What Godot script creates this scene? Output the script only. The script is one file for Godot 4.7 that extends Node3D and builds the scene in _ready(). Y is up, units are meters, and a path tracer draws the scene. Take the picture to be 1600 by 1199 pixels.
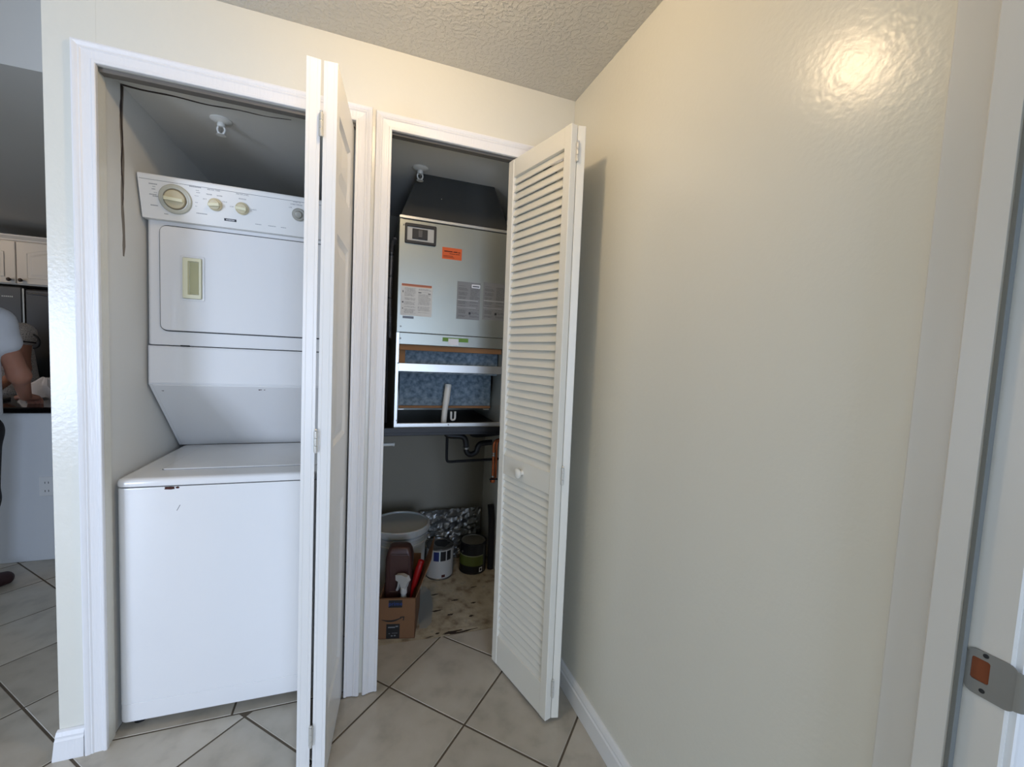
extends Node3D
# Hallway with a laundry closet and an air handler closet, both bifold doors folded open.
# x right, y up, z towards the viewer; the closet wall is the plane z = 0, the floor y = 0.

var M := {}
var counts := {}
var rng := RandomNumberGenerator.new()

const XR := 0.7775      # right wall
const HC := 2.44        # hall ceiling
const HD := 2.162       # head of the closet openings
const CC := 2.19        # closet ceilings
const XL := -0.93       # free end of the closet wall
const ZB := -1.12       # closet back wall
const KC := 2.18        # lower kitchen ceiling

func _ready() -> void:
	rng.seed = 7
	lights_and_camera()
	materials()
	shell()
	floor_tiles()
	trims()
	laundry()
	panel_door()
	louver_door()
	air_closet()
	hall_fittings()
	kitchen()
	people()

# ---------------------------------------------------------------- camera, light
func lights_and_camera() -> void:
	var cam := Camera3D.new()
	cam.name = "camera"
	add_child(cam)
	var b := Basis(Vector3.UP, -0.3461) * Basis(Vector3.RIGHT, -0.0669) * Basis(Vector3.BACK, 0.0481)
	cam.transform = Transform3D(b, Vector3(-0.0441, 1.3602, 1.6596))
	cam.fov = rad_to_deg(2.0 * atan(599.5 / 654.16))
	cam.near = 0.03
	cam.current = true
	var env := Environment.new()
	env.background_mode = Environment.BG_SKY
	var sky := Sky.new()
	var ps := ProceduralSkyMaterial.new()
	ps.sky_top_color = Color(0.42, 0.58, 0.82)
	ps.sky_horizon_color = Color(0.74, 0.82, 0.9)
	ps.ground_bottom_color = Color(0.4, 0.42, 0.4)
	ps.ground_horizon_color = Color(0.6, 0.63, 0.62)
	sky.sky_material = ps
	env.sky = sky
	env.tonemap_mode = Environment.TONE_MAPPER_LINEAR
	env.tonemap_exposure = 1.0
	env.sdfgi_enabled = true
	env.ssao_enabled = true
	env.ssil_enabled = true
	var we := WorldEnvironment.new()
	we.name = "environment"
	we.environment = env
	add_child(we)
	# daylight entering by the window behind the viewer and by the glass door of the living side
	area("window_daylight", Vector3(-3.35, 1.1, 4.36), Vector3(0, 0, -1), Vector2(1.4, 1.5), Color(0.81, 0.875, 1.0), 15.0)
	area("hall_daylight", Vector3(0.35, 1.2, 4.36), Vector3(0, 0, -1), Vector2(1.1, 1.7), Color(0.78, 0.86, 1.0), 6.3)
	area("glass_door_daylight", Vector3(-5.14, 1.1, -0.2), Vector3(1, 0, 0), Vector2(1.8, 1.9), Color(0.80, 0.875, 1.0), 2.8)

func area(called: String, at: Vector3, towards: Vector3, size: Vector2, color: Color, energy: float) -> void:
	var l := AreaLight3D.new()
	l.name = called
	l.area_size = size
	l.light_color = color
	l.light_energy = energy
	l.area_normalize_energy = true
	l.shadow_enabled = true
	l.area_range = 20.0
	add_child(l)
	l.look_at_from_position(at, at + towards, Vector3.UP)

# ---------------------------------------------------------------- materials
func noise_tex(freq: float, octaves: int, ramp: Gradient = null, size := 512, kind := FastNoiseLite.TYPE_SIMPLEX_SMOOTH, sd := 1) -> NoiseTexture2D:
	var n := FastNoiseLite.new()
	n.noise_type = kind
	n.frequency = freq
	n.fractal_octaves = octaves
	n.seed = sd
	var t := NoiseTexture2D.new()
	t.width = size
	t.height = size
	t.seamless = true
	t.noise = n
	if ramp:
		t.color_ramp = ramp
	return t

func ramp(stops: Array, colors: Array) -> Gradient:
	var g := Gradient.new()
	g.offsets = PackedFloat32Array(stops)
	g.colors = PackedColorArray(colors)
	return g

func mat(key: String, c: Color, rough := 0.5, metal := 0.0) -> StandardMaterial3D:
	var m := StandardMaterial3D.new()
	m.resource_name = key
	m.albedo_color = c
	m.roughness = rough
	m.metallic = metal
	M[key] = m
	return m

func triplanar(m: StandardMaterial3D, scale: float, world := true) -> void:
	m.uv1_triplanar = true
	m.uv1_world_triplanar = world
	m.uv1_scale = Vector3.ONE * scale

func bump(m: StandardMaterial3D, t: Texture2D, cm: float) -> void:
	m.heightmap_enabled = true
	m.heightmap_texture = t
	m.heightmap_scale = cm

func materials() -> void:
	var orange_peel := noise_tex(0.035, 3, null, 512, FastNoiseLite.TYPE_SIMPLEX_SMOOTH, 3)
	var m := mat("wall_paint", Color(0.88, 0.868, 0.812), 0.24)
	triplanar(m, 3.0)
	bump(m, orange_peel, 0.03)
	m = mat("closet_paint", Color(0.865, 0.86, 0.83), 0.6)
	triplanar(m, 3.0)
	bump(m, orange_peel, 0.02)
	m = mat("shaded_wall", Color(0.58, 0.555, 0.49), 0.8)  # wall colour darkened to stand for the shade deep in the closet
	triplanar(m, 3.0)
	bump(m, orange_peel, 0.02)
	m = mat("trim_paint", Color(0.91, 0.91, 0.90), 0.28)
	m = mat("jamb_paint", Color(0.83, 0.82, 0.785), 0.3)
	m = mat("old_trim_paint", Color(0.92, 0.915, 0.905), 0.34)
	var strokes := noise_tex(0.03, 3, null, 256, FastNoiseLite.TYPE_SIMPLEX, 5)
	triplanar(m, 1.0)
	m.uv1_scale = Vector3(14, 1.2, 14)
	bump(m, strokes, 0.05)
	m = mat("ceiling_paint", Color(0.84, 0.825, 0.785), 0.75)
	triplanar(m, 2.1)
	var kd := ramp([0.0, 0.44, 0.60, 1.0], [Color.BLACK, Color(0.1, 0.1, 0.1), Color(0.85, 0.85, 0.85), Color.WHITE])
	bump(m, noise_tex(0.022, 3, kd, 1024, FastNoiseLite.TYPE_SIMPLEX_SMOOTH, 11), 0.15)
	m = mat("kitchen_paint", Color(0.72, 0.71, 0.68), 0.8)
	# floor
	for i in 3:
		var k: float = [0.0, -0.025, 0.02][i]
		var a := Color(0.72 + k, 0.69 + k, 0.63 + k)
		m = mat("tile_%d" % i, Color.WHITE, 0.32)
		triplanar(m, 1.1 + 0.13 * i)
		m.albedo_texture = noise_tex(0.012, 5, ramp([0.0, 0.45, 1.0], [a.darkened(0.10), a, a.lightened(0.10)]), 512, FastNoiseLite.TYPE_SIMPLEX_SMOOTH, 20 + i)
	m = mat("grout", Color(0.36, 0.32, 0.265), 0.9)
	m = mat("concrete", Color.WHITE, 0.85)
	triplanar(m, 0.9)
	m.albedo_texture = noise_tex(0.012, 6, ramp([0.0, 0.22, 0.34, 0.55, 0.75, 1.0], [Color(0.42, 0.37, 0.3), Color(0.55, 0.50, 0.42), Color(0.64, 0.595, 0.51), Color(0.69, 0.645, 0.55), Color(0.72, 0.68, 0.59), Color(0.60, 0.58, 0.53)]), 1024, FastNoiseLite.TYPE_SIMPLEX_SMOOTH, 41)
	bump(m, noise_tex(0.05, 4, null, 512, FastNoiseLite.TYPE_SIMPLEX, 42), 0.15)
	m = mat("dark_stain", Color(0.2, 0.165, 0.13), 0.95)
	m = mat("grey_patch", Color(0.60, 0.60, 0.57), 0.9)
	# appliance
	m = mat("enamel", Color(0.905, 0.90, 0.885), 0.09)
	m = mat("enamel_console", Color(0.90, 0.895, 0.87), 0.3)
	m = mat("gap", Color(0.12, 0.125, 0.12), 0.8)
	m = mat("almond", Color(0.80, 0.755, 0.62), 0.35)
	m = mat("almond_dark", Color(0.56, 0.51, 0.40), 0.4)
	m = mat("cream", Color(0.88, 0.86, 0.72), 0.4)
	m = mat("cream_slot", Color(0.66, 0.64, 0.47), 0.5)
	m = mat("clear_ring", Color(0.74, 0.735, 0.67), 0.2)
	m = mat("grey_knob", Color(0.62, 0.61, 0.56), 0.35)
	m = mat("print", Color(0.45, 0.46, 0.47), 0.6)
	m = mat("dark_print", Color(0.1, 0.1, 0.1), 0.5)
	m = mat("white_print", Color(0.9, 0.9, 0.9), 0.5)
	m = mat("rust", Color(0.25, 0.11, 0.07), 0.9)
	m = mat("foot_rubber", Color(0.08, 0.08, 0.08), 0.8)
	# doors
	m = mat("door_paint", Color(0.925, 0.92, 0.90), 0.3)
	m = mat("louver_paint", Color(0.885, 0.87, 0.815), 0.4)
	m = mat("hinge_painted", Color(0.80, 0.79, 0.75), 0.35, 0.3)
	m = mat("steel", Color(0.62, 0.62, 0.60), 0.35, 1.0)
	m = mat("nickel", Color(0.56, 0.555, 0.53), 0.45, 0.7)
	m = mat("raw_wood", Color(0.48, 0.25, 0.12), 0.8)
	m = mat("crack_dark", Color(0.22, 0.18, 0.16), 0.9)
	m = mat("crack_edge", Color(0.50, 0.465, 0.42), 0.9)
	m = mat("track_brown", Color(0.43, 0.41, 0.38), 0.6, 0.2)
	m = mat("stop_shade", Color(0.42, 0.43, 0.41), 0.8)  # grey that paints the shaded side of the door stop
	# air handler
	m = mat("galvanized", Color(0.62, 0.63, 0.59), 0.34, 0.55)
	triplanar(m, 2.0)
	m = mat("bright_flange", Color(0.8, 0.8, 0.78), 0.35, 0.7)
	m = mat("duct_board", Color(0.22, 0.22, 0.205), 0.75, 0.1)
	m = mat("black_plastic", Color(0.055, 0.055, 0.055), 0.45)
	m = mat("black_foam", Color(0.07, 0.068, 0.07), 0.8)
	m = mat("cardboard", Color(0.55, 0.40, 0.26), 0.85)
	m = mat("filter_blue", Color.WHITE, 0.9)
	triplanar(m, 4.0)
	m.albedo_texture = noise_tex(0.03, 4, ramp([0.0, 0.5, 1.0], [Color(0.27, 0.33, 0.38), Color(0.42, 0.49, 0.54), Color(0.56, 0.62, 0.66)]), 256, FastNoiseLite.TYPE_SIMPLEX_SMOOTH, 63)
	m = mat("pvc", Color(0.85, 0.845, 0.81), 0.35)
	m = mat("copper", Color(0.72, 0.40, 0.25), 0.35, 0.9)
	m = mat("foil", Color(0.60, 0.60, 0.585), 0.38, 0.9)
	m = mat("orange_label", Color(0.86, 0.37, 0.13), 0.6)
	m = mat("green_label", Color(0.40, 0.56, 0.20), 0.6)
	m = mat("window_clear", Color(0.75, 0.75, 0.72), 0.3)
	# stored things
	m = mat("bucket_plastic", Color(0.68, 0.685, 0.665), 0.35)
	m.subsurf_scatter_enabled = true
	m.subsurf_scatter_strength = 0.2
	m = mat("carton", Color(0.46, 0.325, 0.21), 0.85)
	m = mat("carton_inside", Color(0.40, 0.275, 0.175), 0.9)
	m = mat("maroon", Color(0.27, 0.175, 0.155), 0.4)
	m = mat("red_plastic", Color(0.58, 0.06, 0.055), 0.4)
	m = mat("can_metal", Color(0.5, 0.5, 0.49), 0.35, 0.9)
	m = mat("can_black", Color(0.06, 0.065, 0.08), 0.4)
	m = mat("can_paper", Color(0.66, 0.65, 0.62), 0.5)
	m = mat("spray_white", Color(0.72, 0.71, 0.68), 0.4)
	m = mat("navy", Color(0.10, 0.14, 0.34), 0.5)
	m = mat("olive", Color(0.33, 0.37, 0.13), 0.5)
	m = mat("pale_olive", Color(0.55, 0.57, 0.45), 0.5)
	m = mat("pale_aqua", Color(0.72, 0.80, 0.78), 0.5)
	m = mat("prime_blue", Color(0.13, 0.22, 0.44), 0.5)
	m = mat("can_lid", Color(0.52, 0.52, 0.49), 0.4, 0.6)
	# kitchen
	m = mat("cabinet_white", Color(0.84, 0.81, 0.76), 0.4)
	m = mat("island_white", Color(0.86, 0.87, 0.875), 0.5)
	m = mat("granite", Color(0.055, 0.05, 0.05), 0.08)
	m = mat("fridge_dark", Color(0.31, 0.31, 0.31), 0.36, 0.4)
	m = mat("knob_bronze", Color(0.2, 0.17, 0.15), 0.4, 0.7)
	m = mat("shirt_white", Color(0.82, 0.83, 0.85), 0.9)
	m.rim_enabled = true
	m.rim = 0.3
	m = mat("blouse", Color.WHITE, 0.9)
	triplanar(m, 7.0, false)
	m.albedo_texture = noise_tex(0.09, 2, ramp([0.0, 0.32, 0.36, 1.0], [Color(0.2, 0.2, 0.22), Color(0.35, 0.33, 0.33), Color(0.80, 0.77, 0.75), Color(0.86, 0.83, 0.81)]), 256, FastNoiseLite.TYPE_SIMPLEX_SMOOTH, 91)
	m = mat("skin", Color(0.66, 0.46, 0.375), 0.55)
	m.subsurf_scatter_enabled = true
	m.subsurf_scatter_strength = 0.15
	m = mat("hair", Color(0.05, 0.04, 0.035), 0.5)
	m = mat("trousers", Color(0.09, 0.085, 0.10), 0.85)
	m = mat("piping_black", Color(0.03, 0.03, 0.035), 0.7)
	m = mat("shoe_maroon", Color(0.18, 0.08, 0.09), 0.6)
	m = mat("paper_white", Color(0.86, 0.82, 0.79), 0.8)
	m = mat("leather_dark", Color(0.06, 0.055, 0.055), 0.5)
	var lamp := mat("lamp_glass", Color(0.95, 0.9, 0.8), 0.4)
	lamp.emission_enabled = true
	lamp.emission = Color(1.0, 0.83, 0.60)
	lamp.emission_energy_multiplier = 2.0
	var g := mat("window_glass", Color(0.95, 0.97, 0.97, 0.06), 0.02)
	g.transparency = BaseMaterial3D.TRANSPARENCY_ALPHA
	M["sticker"] = print_material(90, 96, 1)
	M["sticker_grey"] = print_material(72, 110, 2)

# small illegible print, as on the unit's instruction labels
func print_material(w: int, h: int, kind: int) -> StandardMaterial3D:
	var im := Image.create(w, h, false, Image.FORMAT_RGB8)
	var base := Color(0.80, 0.80, 0.78) if kind == 1 else Color(0.50, 0.50, 0.49)
	im.fill(base)
	var r := RandomNumberGenerator.new()
	r.seed = 17 * kind
	if kind == 1:
		im.fill_rect(Rect2i(2, 0, w - 4, 6), Color(0.66, 0.36, 0.2))
		im.fill_rect(Rect2i(3, 6, w - 6, 2), Color(0.84, 0.62, 0.48))
	for col in 2:
		var x0 := 4 + col * (w / 2)
		var y := 12
		while y < h - 6:
			var x := x0 + (r.randi() % 3) + (6 if kind == 1 and col == 0 else 0)
			var end := x0 + w / 2 - 6 - (r.randi() % 9)
			while x < end:
				var n := 1 + r.randi() % 4
				im.fill_rect(Rect2i(x, y, mini(n, end - x), 1), base.darkened(0.18 + 0.25 * r.randf()))
				x += n + 1
			y += 2 if r.randf() < 0.86 else 6
	if kind == 1:
		for p in [[5, 21, 2, 6], [4, 54, 4, 4], [5, 73, 2, 4], [50, 23, 8, 2], [78, 25, 7, 2]]:
			im.fill_rect(Rect2i(p[0], p[1], p[2], p[3]), Color(0.1, 0.1, 0.1))
	else:
		im.fill_rect(Rect2i(2, 52, w - 8, 3), Color(0.64, 0.64, 0.62))
		im.fill_rect(Rect2i(2, 74, w - 14, 2), Color(0.62, 0.62, 0.6))
		im.fill_rect(Rect2i(38, 88, 6, 7), Color(0.14, 0.15, 0.15))
	var m := StandardMaterial3D.new()
	m.albedo_texture = ImageTexture.create_from_image(im)
	m.roughness = 0.45
	return m

# ---------------------------------------------------------------- tree helpers
func numbered(base: String) -> String:
	var n: int = counts.get(base, 0)
	counts[base] = n + 1
	return base if n == 0 else "%s_%03d" % [base, n]

func thing(called: String, label: String, category: String, at := Vector3.ZERO, group := "") -> Node3D:
	var o := Node3D.new()
	o.name = numbered(called)
	add_child(o)
	o.position = at
	tag(o, label, category, group)
	return o

func tag(o: Node3D, label: String, category: String, group := "") -> void:
	o.set_meta("label", label)
	o.set_meta("category", category)
	if group != "":
		o.set_meta("group", group)

func part(parent: Node3D, called: String, mesh: Mesh, m: Material, label := "", xf := Transform3D()) -> MeshInstance3D:
	var o := MeshInstance3D.new()
	o.name = numbered(called) if parent == self else called
	if parent != self:
		var k := 0
		while parent.has_node(NodePath(String(o.name))):
			k += 1
			o.name = "%s_%03d" % [called, k]
	o.mesh = mesh
	o.material_override = m
	o.transform = xf
	if label != "":
		o.set_meta("label", label)
	parent.add_child(o, true)
	return o

func struct(called: String, mesh: Mesh, m: Material, label := "") -> MeshInstance3D:
	var o := part(self, called, mesh, m, label)
	o.set_meta("kind", "structure")
	return o

# ---------------------------------------------------------------- mesh helpers
class Shape:
	var tv := PackedVector3Array()   # triangle corners, oriented clockwise from outside
	var tu := PackedVector2Array()
	var soft := PackedFloat32Array() # cosine of the crease angle, per triangle

	func tri(a: Vector3, b: Vector3, c: Vector3, crease: float, ua := Vector2.ZERO, ub := Vector2.ZERO, uc := Vector2.ZERO) -> void:
		tv.append(a); tv.append(b); tv.append(c)
		tu.append(ua); tu.append(ub); tu.append(uc)
		soft.append(crease)

	func solid(V: PackedVector3Array, T: PackedInt32Array, crease := 0.75) -> void:
		var mid := Vector3.ZERO
		for v in V:
			mid += v
		mid /= V.size()
		var vol := 0.0
		for k in range(0, T.size(), 3):
			vol += (V[T[k]] - mid).dot((V[T[k + 1]] - mid).cross(V[T[k + 2]] - mid))
		for k in range(0, T.size(), 3):
			if vol > 0.0:
				tri(V[T[k]], V[T[k + 2]], V[T[k + 1]], crease)
			else:
				tri(V[T[k]], V[T[k + 1]], V[T[k + 2]], crease)

	# a flat quad seen from the side that «out» points to; a is its lower left, then counterclockwise
	func quad(a: Vector3, b: Vector3, c: Vector3, d: Vector3) -> void:
		tri(a, c, b, 0.9, Vector2(0, 1), Vector2(1, 0), Vector2(1, 1))
		tri(a, d, c, 0.9, Vector2(0, 1), Vector2(0, 0), Vector2(1, 0))

	func box(lo: Vector3, hi: Vector3, bev := 0.002, xf := Transform3D()) -> void:
		var c := (lo + hi) / 2.0
		var h := (hi - lo) / 2.0
		var e: float = minf(bev, minf(h.x, minf(h.y, h.z)) * 0.49)
		var V := PackedVector3Array()
		for i in 8:
			var s := Vector3(1 if i & 1 else -1, 1 if i & 2 else -1, 1 if i & 4 else -1)
			for ax in 3:
				var q := h - Vector3(e, e, e)
				q[ax] = h[ax]
				V.append(xf * (c + s * q))
		var T := PackedInt32Array()
		for ax in 3:
			var b1 := 1 << ((ax + 1) % 3)
			var b2 := 1 << ((ax + 2) % 3)
			for s in 2:
				var o := (1 << ax) * s
				var r := [o, o | b1, o | b1 | b2, o | b2]
				if s == 0:
					r.reverse()
				_q(T, r[0] * 3 + ax, r[1] * 3 + ax, r[2] * 3 + ax, r[3] * 3 + ax)
			var x1 := (ax + 1) % 3
			var x2 := (ax + 2) % 3
			for s1 in 2:
				for s2 in 2:
					var i0 := (1 << x1) * s1 | (1 << x2) * s2
					var i1 := i0 | (1 << ax)
					var r := [i0 * 3 + x1, i1 * 3 + x1, i1 * 3 + x2, i0 * 3 + x2]
					if s1 == s2:
						r.reverse()
					_q(T, r[0], r[1], r[2], r[3])
		for i in 8:
			var odd := ((i & 1) + ((i >> 1) & 1) + ((i >> 2) & 1)) % 2
			if odd == 1:
				T.append_array([i * 3, i * 3 + 1, i * 3 + 2])
			else:
				T.append_array([i * 3, i * 3 + 2, i * 3 + 1])
		solid(V, T, 0.95)

	func _q(T: PackedInt32Array, a: int, b: int, c: int, d: int) -> void:
		T.append_array([a, b, c, a, c, d])

	# rings of equal length joined in order; caps are fans about each end's middle
	func loft(rings: Array, crease := 0.75, cap0 := true, cap1 := true, loop := false) -> void:
		var V := PackedVector3Array()
		var T := PackedInt32Array()
		var n: int = rings[0].size()
		for r in rings:
			V.append_array(r)
		var last := rings.size() if loop else rings.size() - 1
		for i in last:
			var j := (i + 1) % rings.size()
			for k in n:
				var k2 := (k + 1) % n
				_q(T, i * n + k, i * n + k2, j * n + k2, j * n + k)
		if not loop:
			for e in 2:
				if (e == 0 and not cap0) or (e == 1 and not cap1):
					continue
				var at := 0 if e == 0 else (rings.size() - 1) * n
				var mid := Vector3.ZERO
				for k in n:
					mid += V[at + k]
				V.append(mid / n)
				var ci := V.size() - 1
				for k in n:
					var k2 := (k + 1) % n
					if e == 0:
						T.append_array([ci, at + k2, at + k])
					else:
						T.append_array([ci, at + k, at + k2])
		solid(V, T, crease)

	# profile of (radius, height) turned about y
	func lathe(profile: Array, n := 24, xf := Transform3D(), crease := 0.8) -> void:
		var rings := []
		for p in profile:
			var r := PackedVector3Array()
			for k in n:
				var a := TAU * k / n
				r.append(xf * Vector3(maxf(p[0], 0.0002) * cos(a), p[1], maxf(p[0], 0.0002) * sin(a)))
			rings.append(r)
		loft(rings, crease)

	func tube(pts: Array, radius, n := 12, crease := 0.6) -> void:
		var rings := []
		var up := Vector3.UP
		for i in pts.size():
			var d: Vector3 = pts[mini(i + 1, pts.size() - 1)] - pts[maxi(i - 1, 0)]
			d = d.normalized()
			if i == 0:
				up = Vector3.UP if absf(d.y) < 0.9 else Vector3.RIGHT
			var side := d.cross(up).normalized()
			up = side.cross(d).normalized()
			var rad: float = radius[i] if radius is Array else radius
			var r := PackedVector3Array()
			for k in n:
				var a := TAU * k / n
				r.append(pts[i] + (side * cos(a) + up * sin(a)) * rad)
			rings.append(r)
		loft(rings, crease)

	# polygon in x, y pushed along z from z0 to z1
	func prism(poly: PackedVector2Array, z0: float, z1: float, xf := Transform3D(), crease := 0.8) -> void:
		var n := poly.size()
		var V := PackedVector3Array()
		for z in [z0, z1]:
			for p in poly:
				V.append(xf * Vector3(p.x, p.y, z))
		var T := PackedInt32Array()
		for k in n:
			var k2 := (k + 1) % n
			_q(T, k, k2, n + k2, n + k)
		var cap := Geometry2D.triangulate_polygon(poly)
		# side faces above run from z0 to z1; give both caps the matching turn
		var clockwise := Geometry2D.is_polygon_clockwise(poly)
		for k in range(0, cap.size(), 3):
			var a := cap[k]
			var b := cap[k + 1]
			var c := cap[k + 2]
			if ((poly[b] - poly[a]).cross(poly[c] - poly[a]) < 0.0) != clockwise:
				var t := b
				b = c
				c = t
			T.append_array([a, c, b])
			T.append_array([n + a, n + b, n + c])
		solid(V, T, crease)

	# profile (across, out) run along dir, ends cut to the slopes m0 and m1 per unit across
	func moulding(profile: Array, o: Vector3, across: Vector3, out: Vector3, dir: Vector3, length: float, m0 := 0.0, m1 := 0.0) -> void:
		var V := PackedVector3Array()
		var n := profile.size()
		var poly := PackedVector2Array()
		for e in 2:
			for p in profile:
				V.append(o + across * p[0] + out * p[1] + dir * (m0 * p[0] if e == 0 else length + m1 * p[0]))
		for p in profile:
			poly.append(Vector2(p[0], p[1]))
		var T := PackedInt32Array()
		for k in n:
			var k2 := (k + 1) % n
			_q(T, k, k2, n + k2, n + k)
		var cap := Geometry2D.triangulate_polygon(poly)
		var cw := Geometry2D.is_polygon_clockwise(poly)
		for k in range(0, cap.size(), 3):
			var a := cap[k]
			var b := cap[k + 1]
			var c := cap[k + 2]
			if ((poly[b] - poly[a]).cross(poly[c] - poly[a]) < 0.0) != cw:
				var t := b
				b = c
				c = t
			T.append_array([a, c, b])
			T.append_array([n + a, n + b, n + c])
		solid(V, T, 0.9)

	func done() -> ArrayMesh:
		var near := {}
		var fn := PackedVector3Array()
		for k in soft.size():
			var nn := (tv[k * 3 + 2] - tv[k * 3]).cross(tv[k * 3 + 1] - tv[k * 3])
			fn.append(nn)
			for j in 3:
				var key := Vector3i((tv[k * 3 + j] * 20000.0).round())
				if not near.has(key):
					near[key] = PackedInt32Array()
				near[key].append(k)
		var un := PackedVector3Array()
		for v in fn:
			un.append(v.normalized())
		var N := PackedVector3Array()
		N.resize(tv.size())
		for k in soft.size():
			for j in 3:
				var key := Vector3i((tv[k * 3 + j] * 20000.0).round())
				var s := Vector3.ZERO
				for f in near[key]:
					if un[f].dot(un[k]) >= soft[k]:
						s += fn[f]
				N[k * 3 + j] = s.normalized() if s.length_squared() > 1e-24 else un[k]
		var arr := []
		arr.resize(Mesh.ARRAY_MAX)
		arr[Mesh.ARRAY_VERTEX] = tv
		arr[Mesh.ARRAY_NORMAL] = N
		arr[Mesh.ARRAY_TEX_UV] = tu
		var m := ArrayMesh.new()
		m.add_surface_from_arrays(Mesh.PRIMITIVE_TRIANGLES, arr)
		return m

func boxm(lo: Vector3, hi: Vector3, bev := 0.002, xf := Transform3D()) -> ArrayMesh:
	var s := Shape.new()
	s.box(lo, hi, bev, xf)
	return s.done()

func lathem(profile: Array, n := 24, xf := Transform3D()) -> ArrayMesh:
	var s := Shape.new()
	s.lathe(profile, n, xf)
	return s.done()

func tubem(pts: Array, radius, n := 12) -> ArrayMesh:
	var s := Shape.new()
	s.tube(pts, radius, n)
	return s.done()

func smooth_path(pts: Array, per := 6) -> Array:
	var out := []
	for i in pts.size() - 1:
		var a: Vector3 = pts[maxi(i - 1, 0)]
		var b: Vector3 = pts[i]
		var c: Vector3 = pts[i + 1]
		var d: Vector3 = pts[mini(i + 2, pts.size() - 1)]
		for k in per:
			out.append(b.cubic_interpolate(c, a, d, float(k) / per))
	out.append(pts[-1])
	return out

# rounded rectangle in x, y about (cx, cy) at depth z
func rrect(cx: float, cy: float, w: float, h: float, r: float, z: float, xf := Transform3D(), n := 5) -> PackedVector3Array:
	var out := PackedVector3Array()
	r = minf(r, minf(w, h) / 2.0 - 0.00001)
	for q in 4:
		var sx: float = [1, -1, -1, 1][q]
		var sy: float = [1, 1, -1, -1][q]
		for k in n + 1:
			var a := PI / 2 * (q + float(k) / n)
			out.append(xf * Vector3(cx + sx * (w / 2 - r) + r * cos(a), cy + sy * (h / 2 - r) + r * sin(a), z))
	return out

func text_mesh(text: String, height: float, bold := false) -> TextMesh:
	var t := TextMesh.new()
	var f := SystemFont.new()
	f.font_names = PackedStringArray(["Droid Sans"])
	f.font_weight = 700 if bold else 400
	t.font = f
	t.text = text
	t.font_size = 24
	t.pixel_size = height / 24.0 * 1.35
	t.depth = 0.0003
	t.curve_step = 3.0
	return t

# ---------------------------------------------------------------- room shell
func boxes(list: Array) -> ArrayMesh:
	var s := Shape.new()
	for b in list:
		s.box(Vector3(b[0], b[2], b[4]), Vector3(b[1], b[3], b[5]), 0.0005)
	return s.done()

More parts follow.
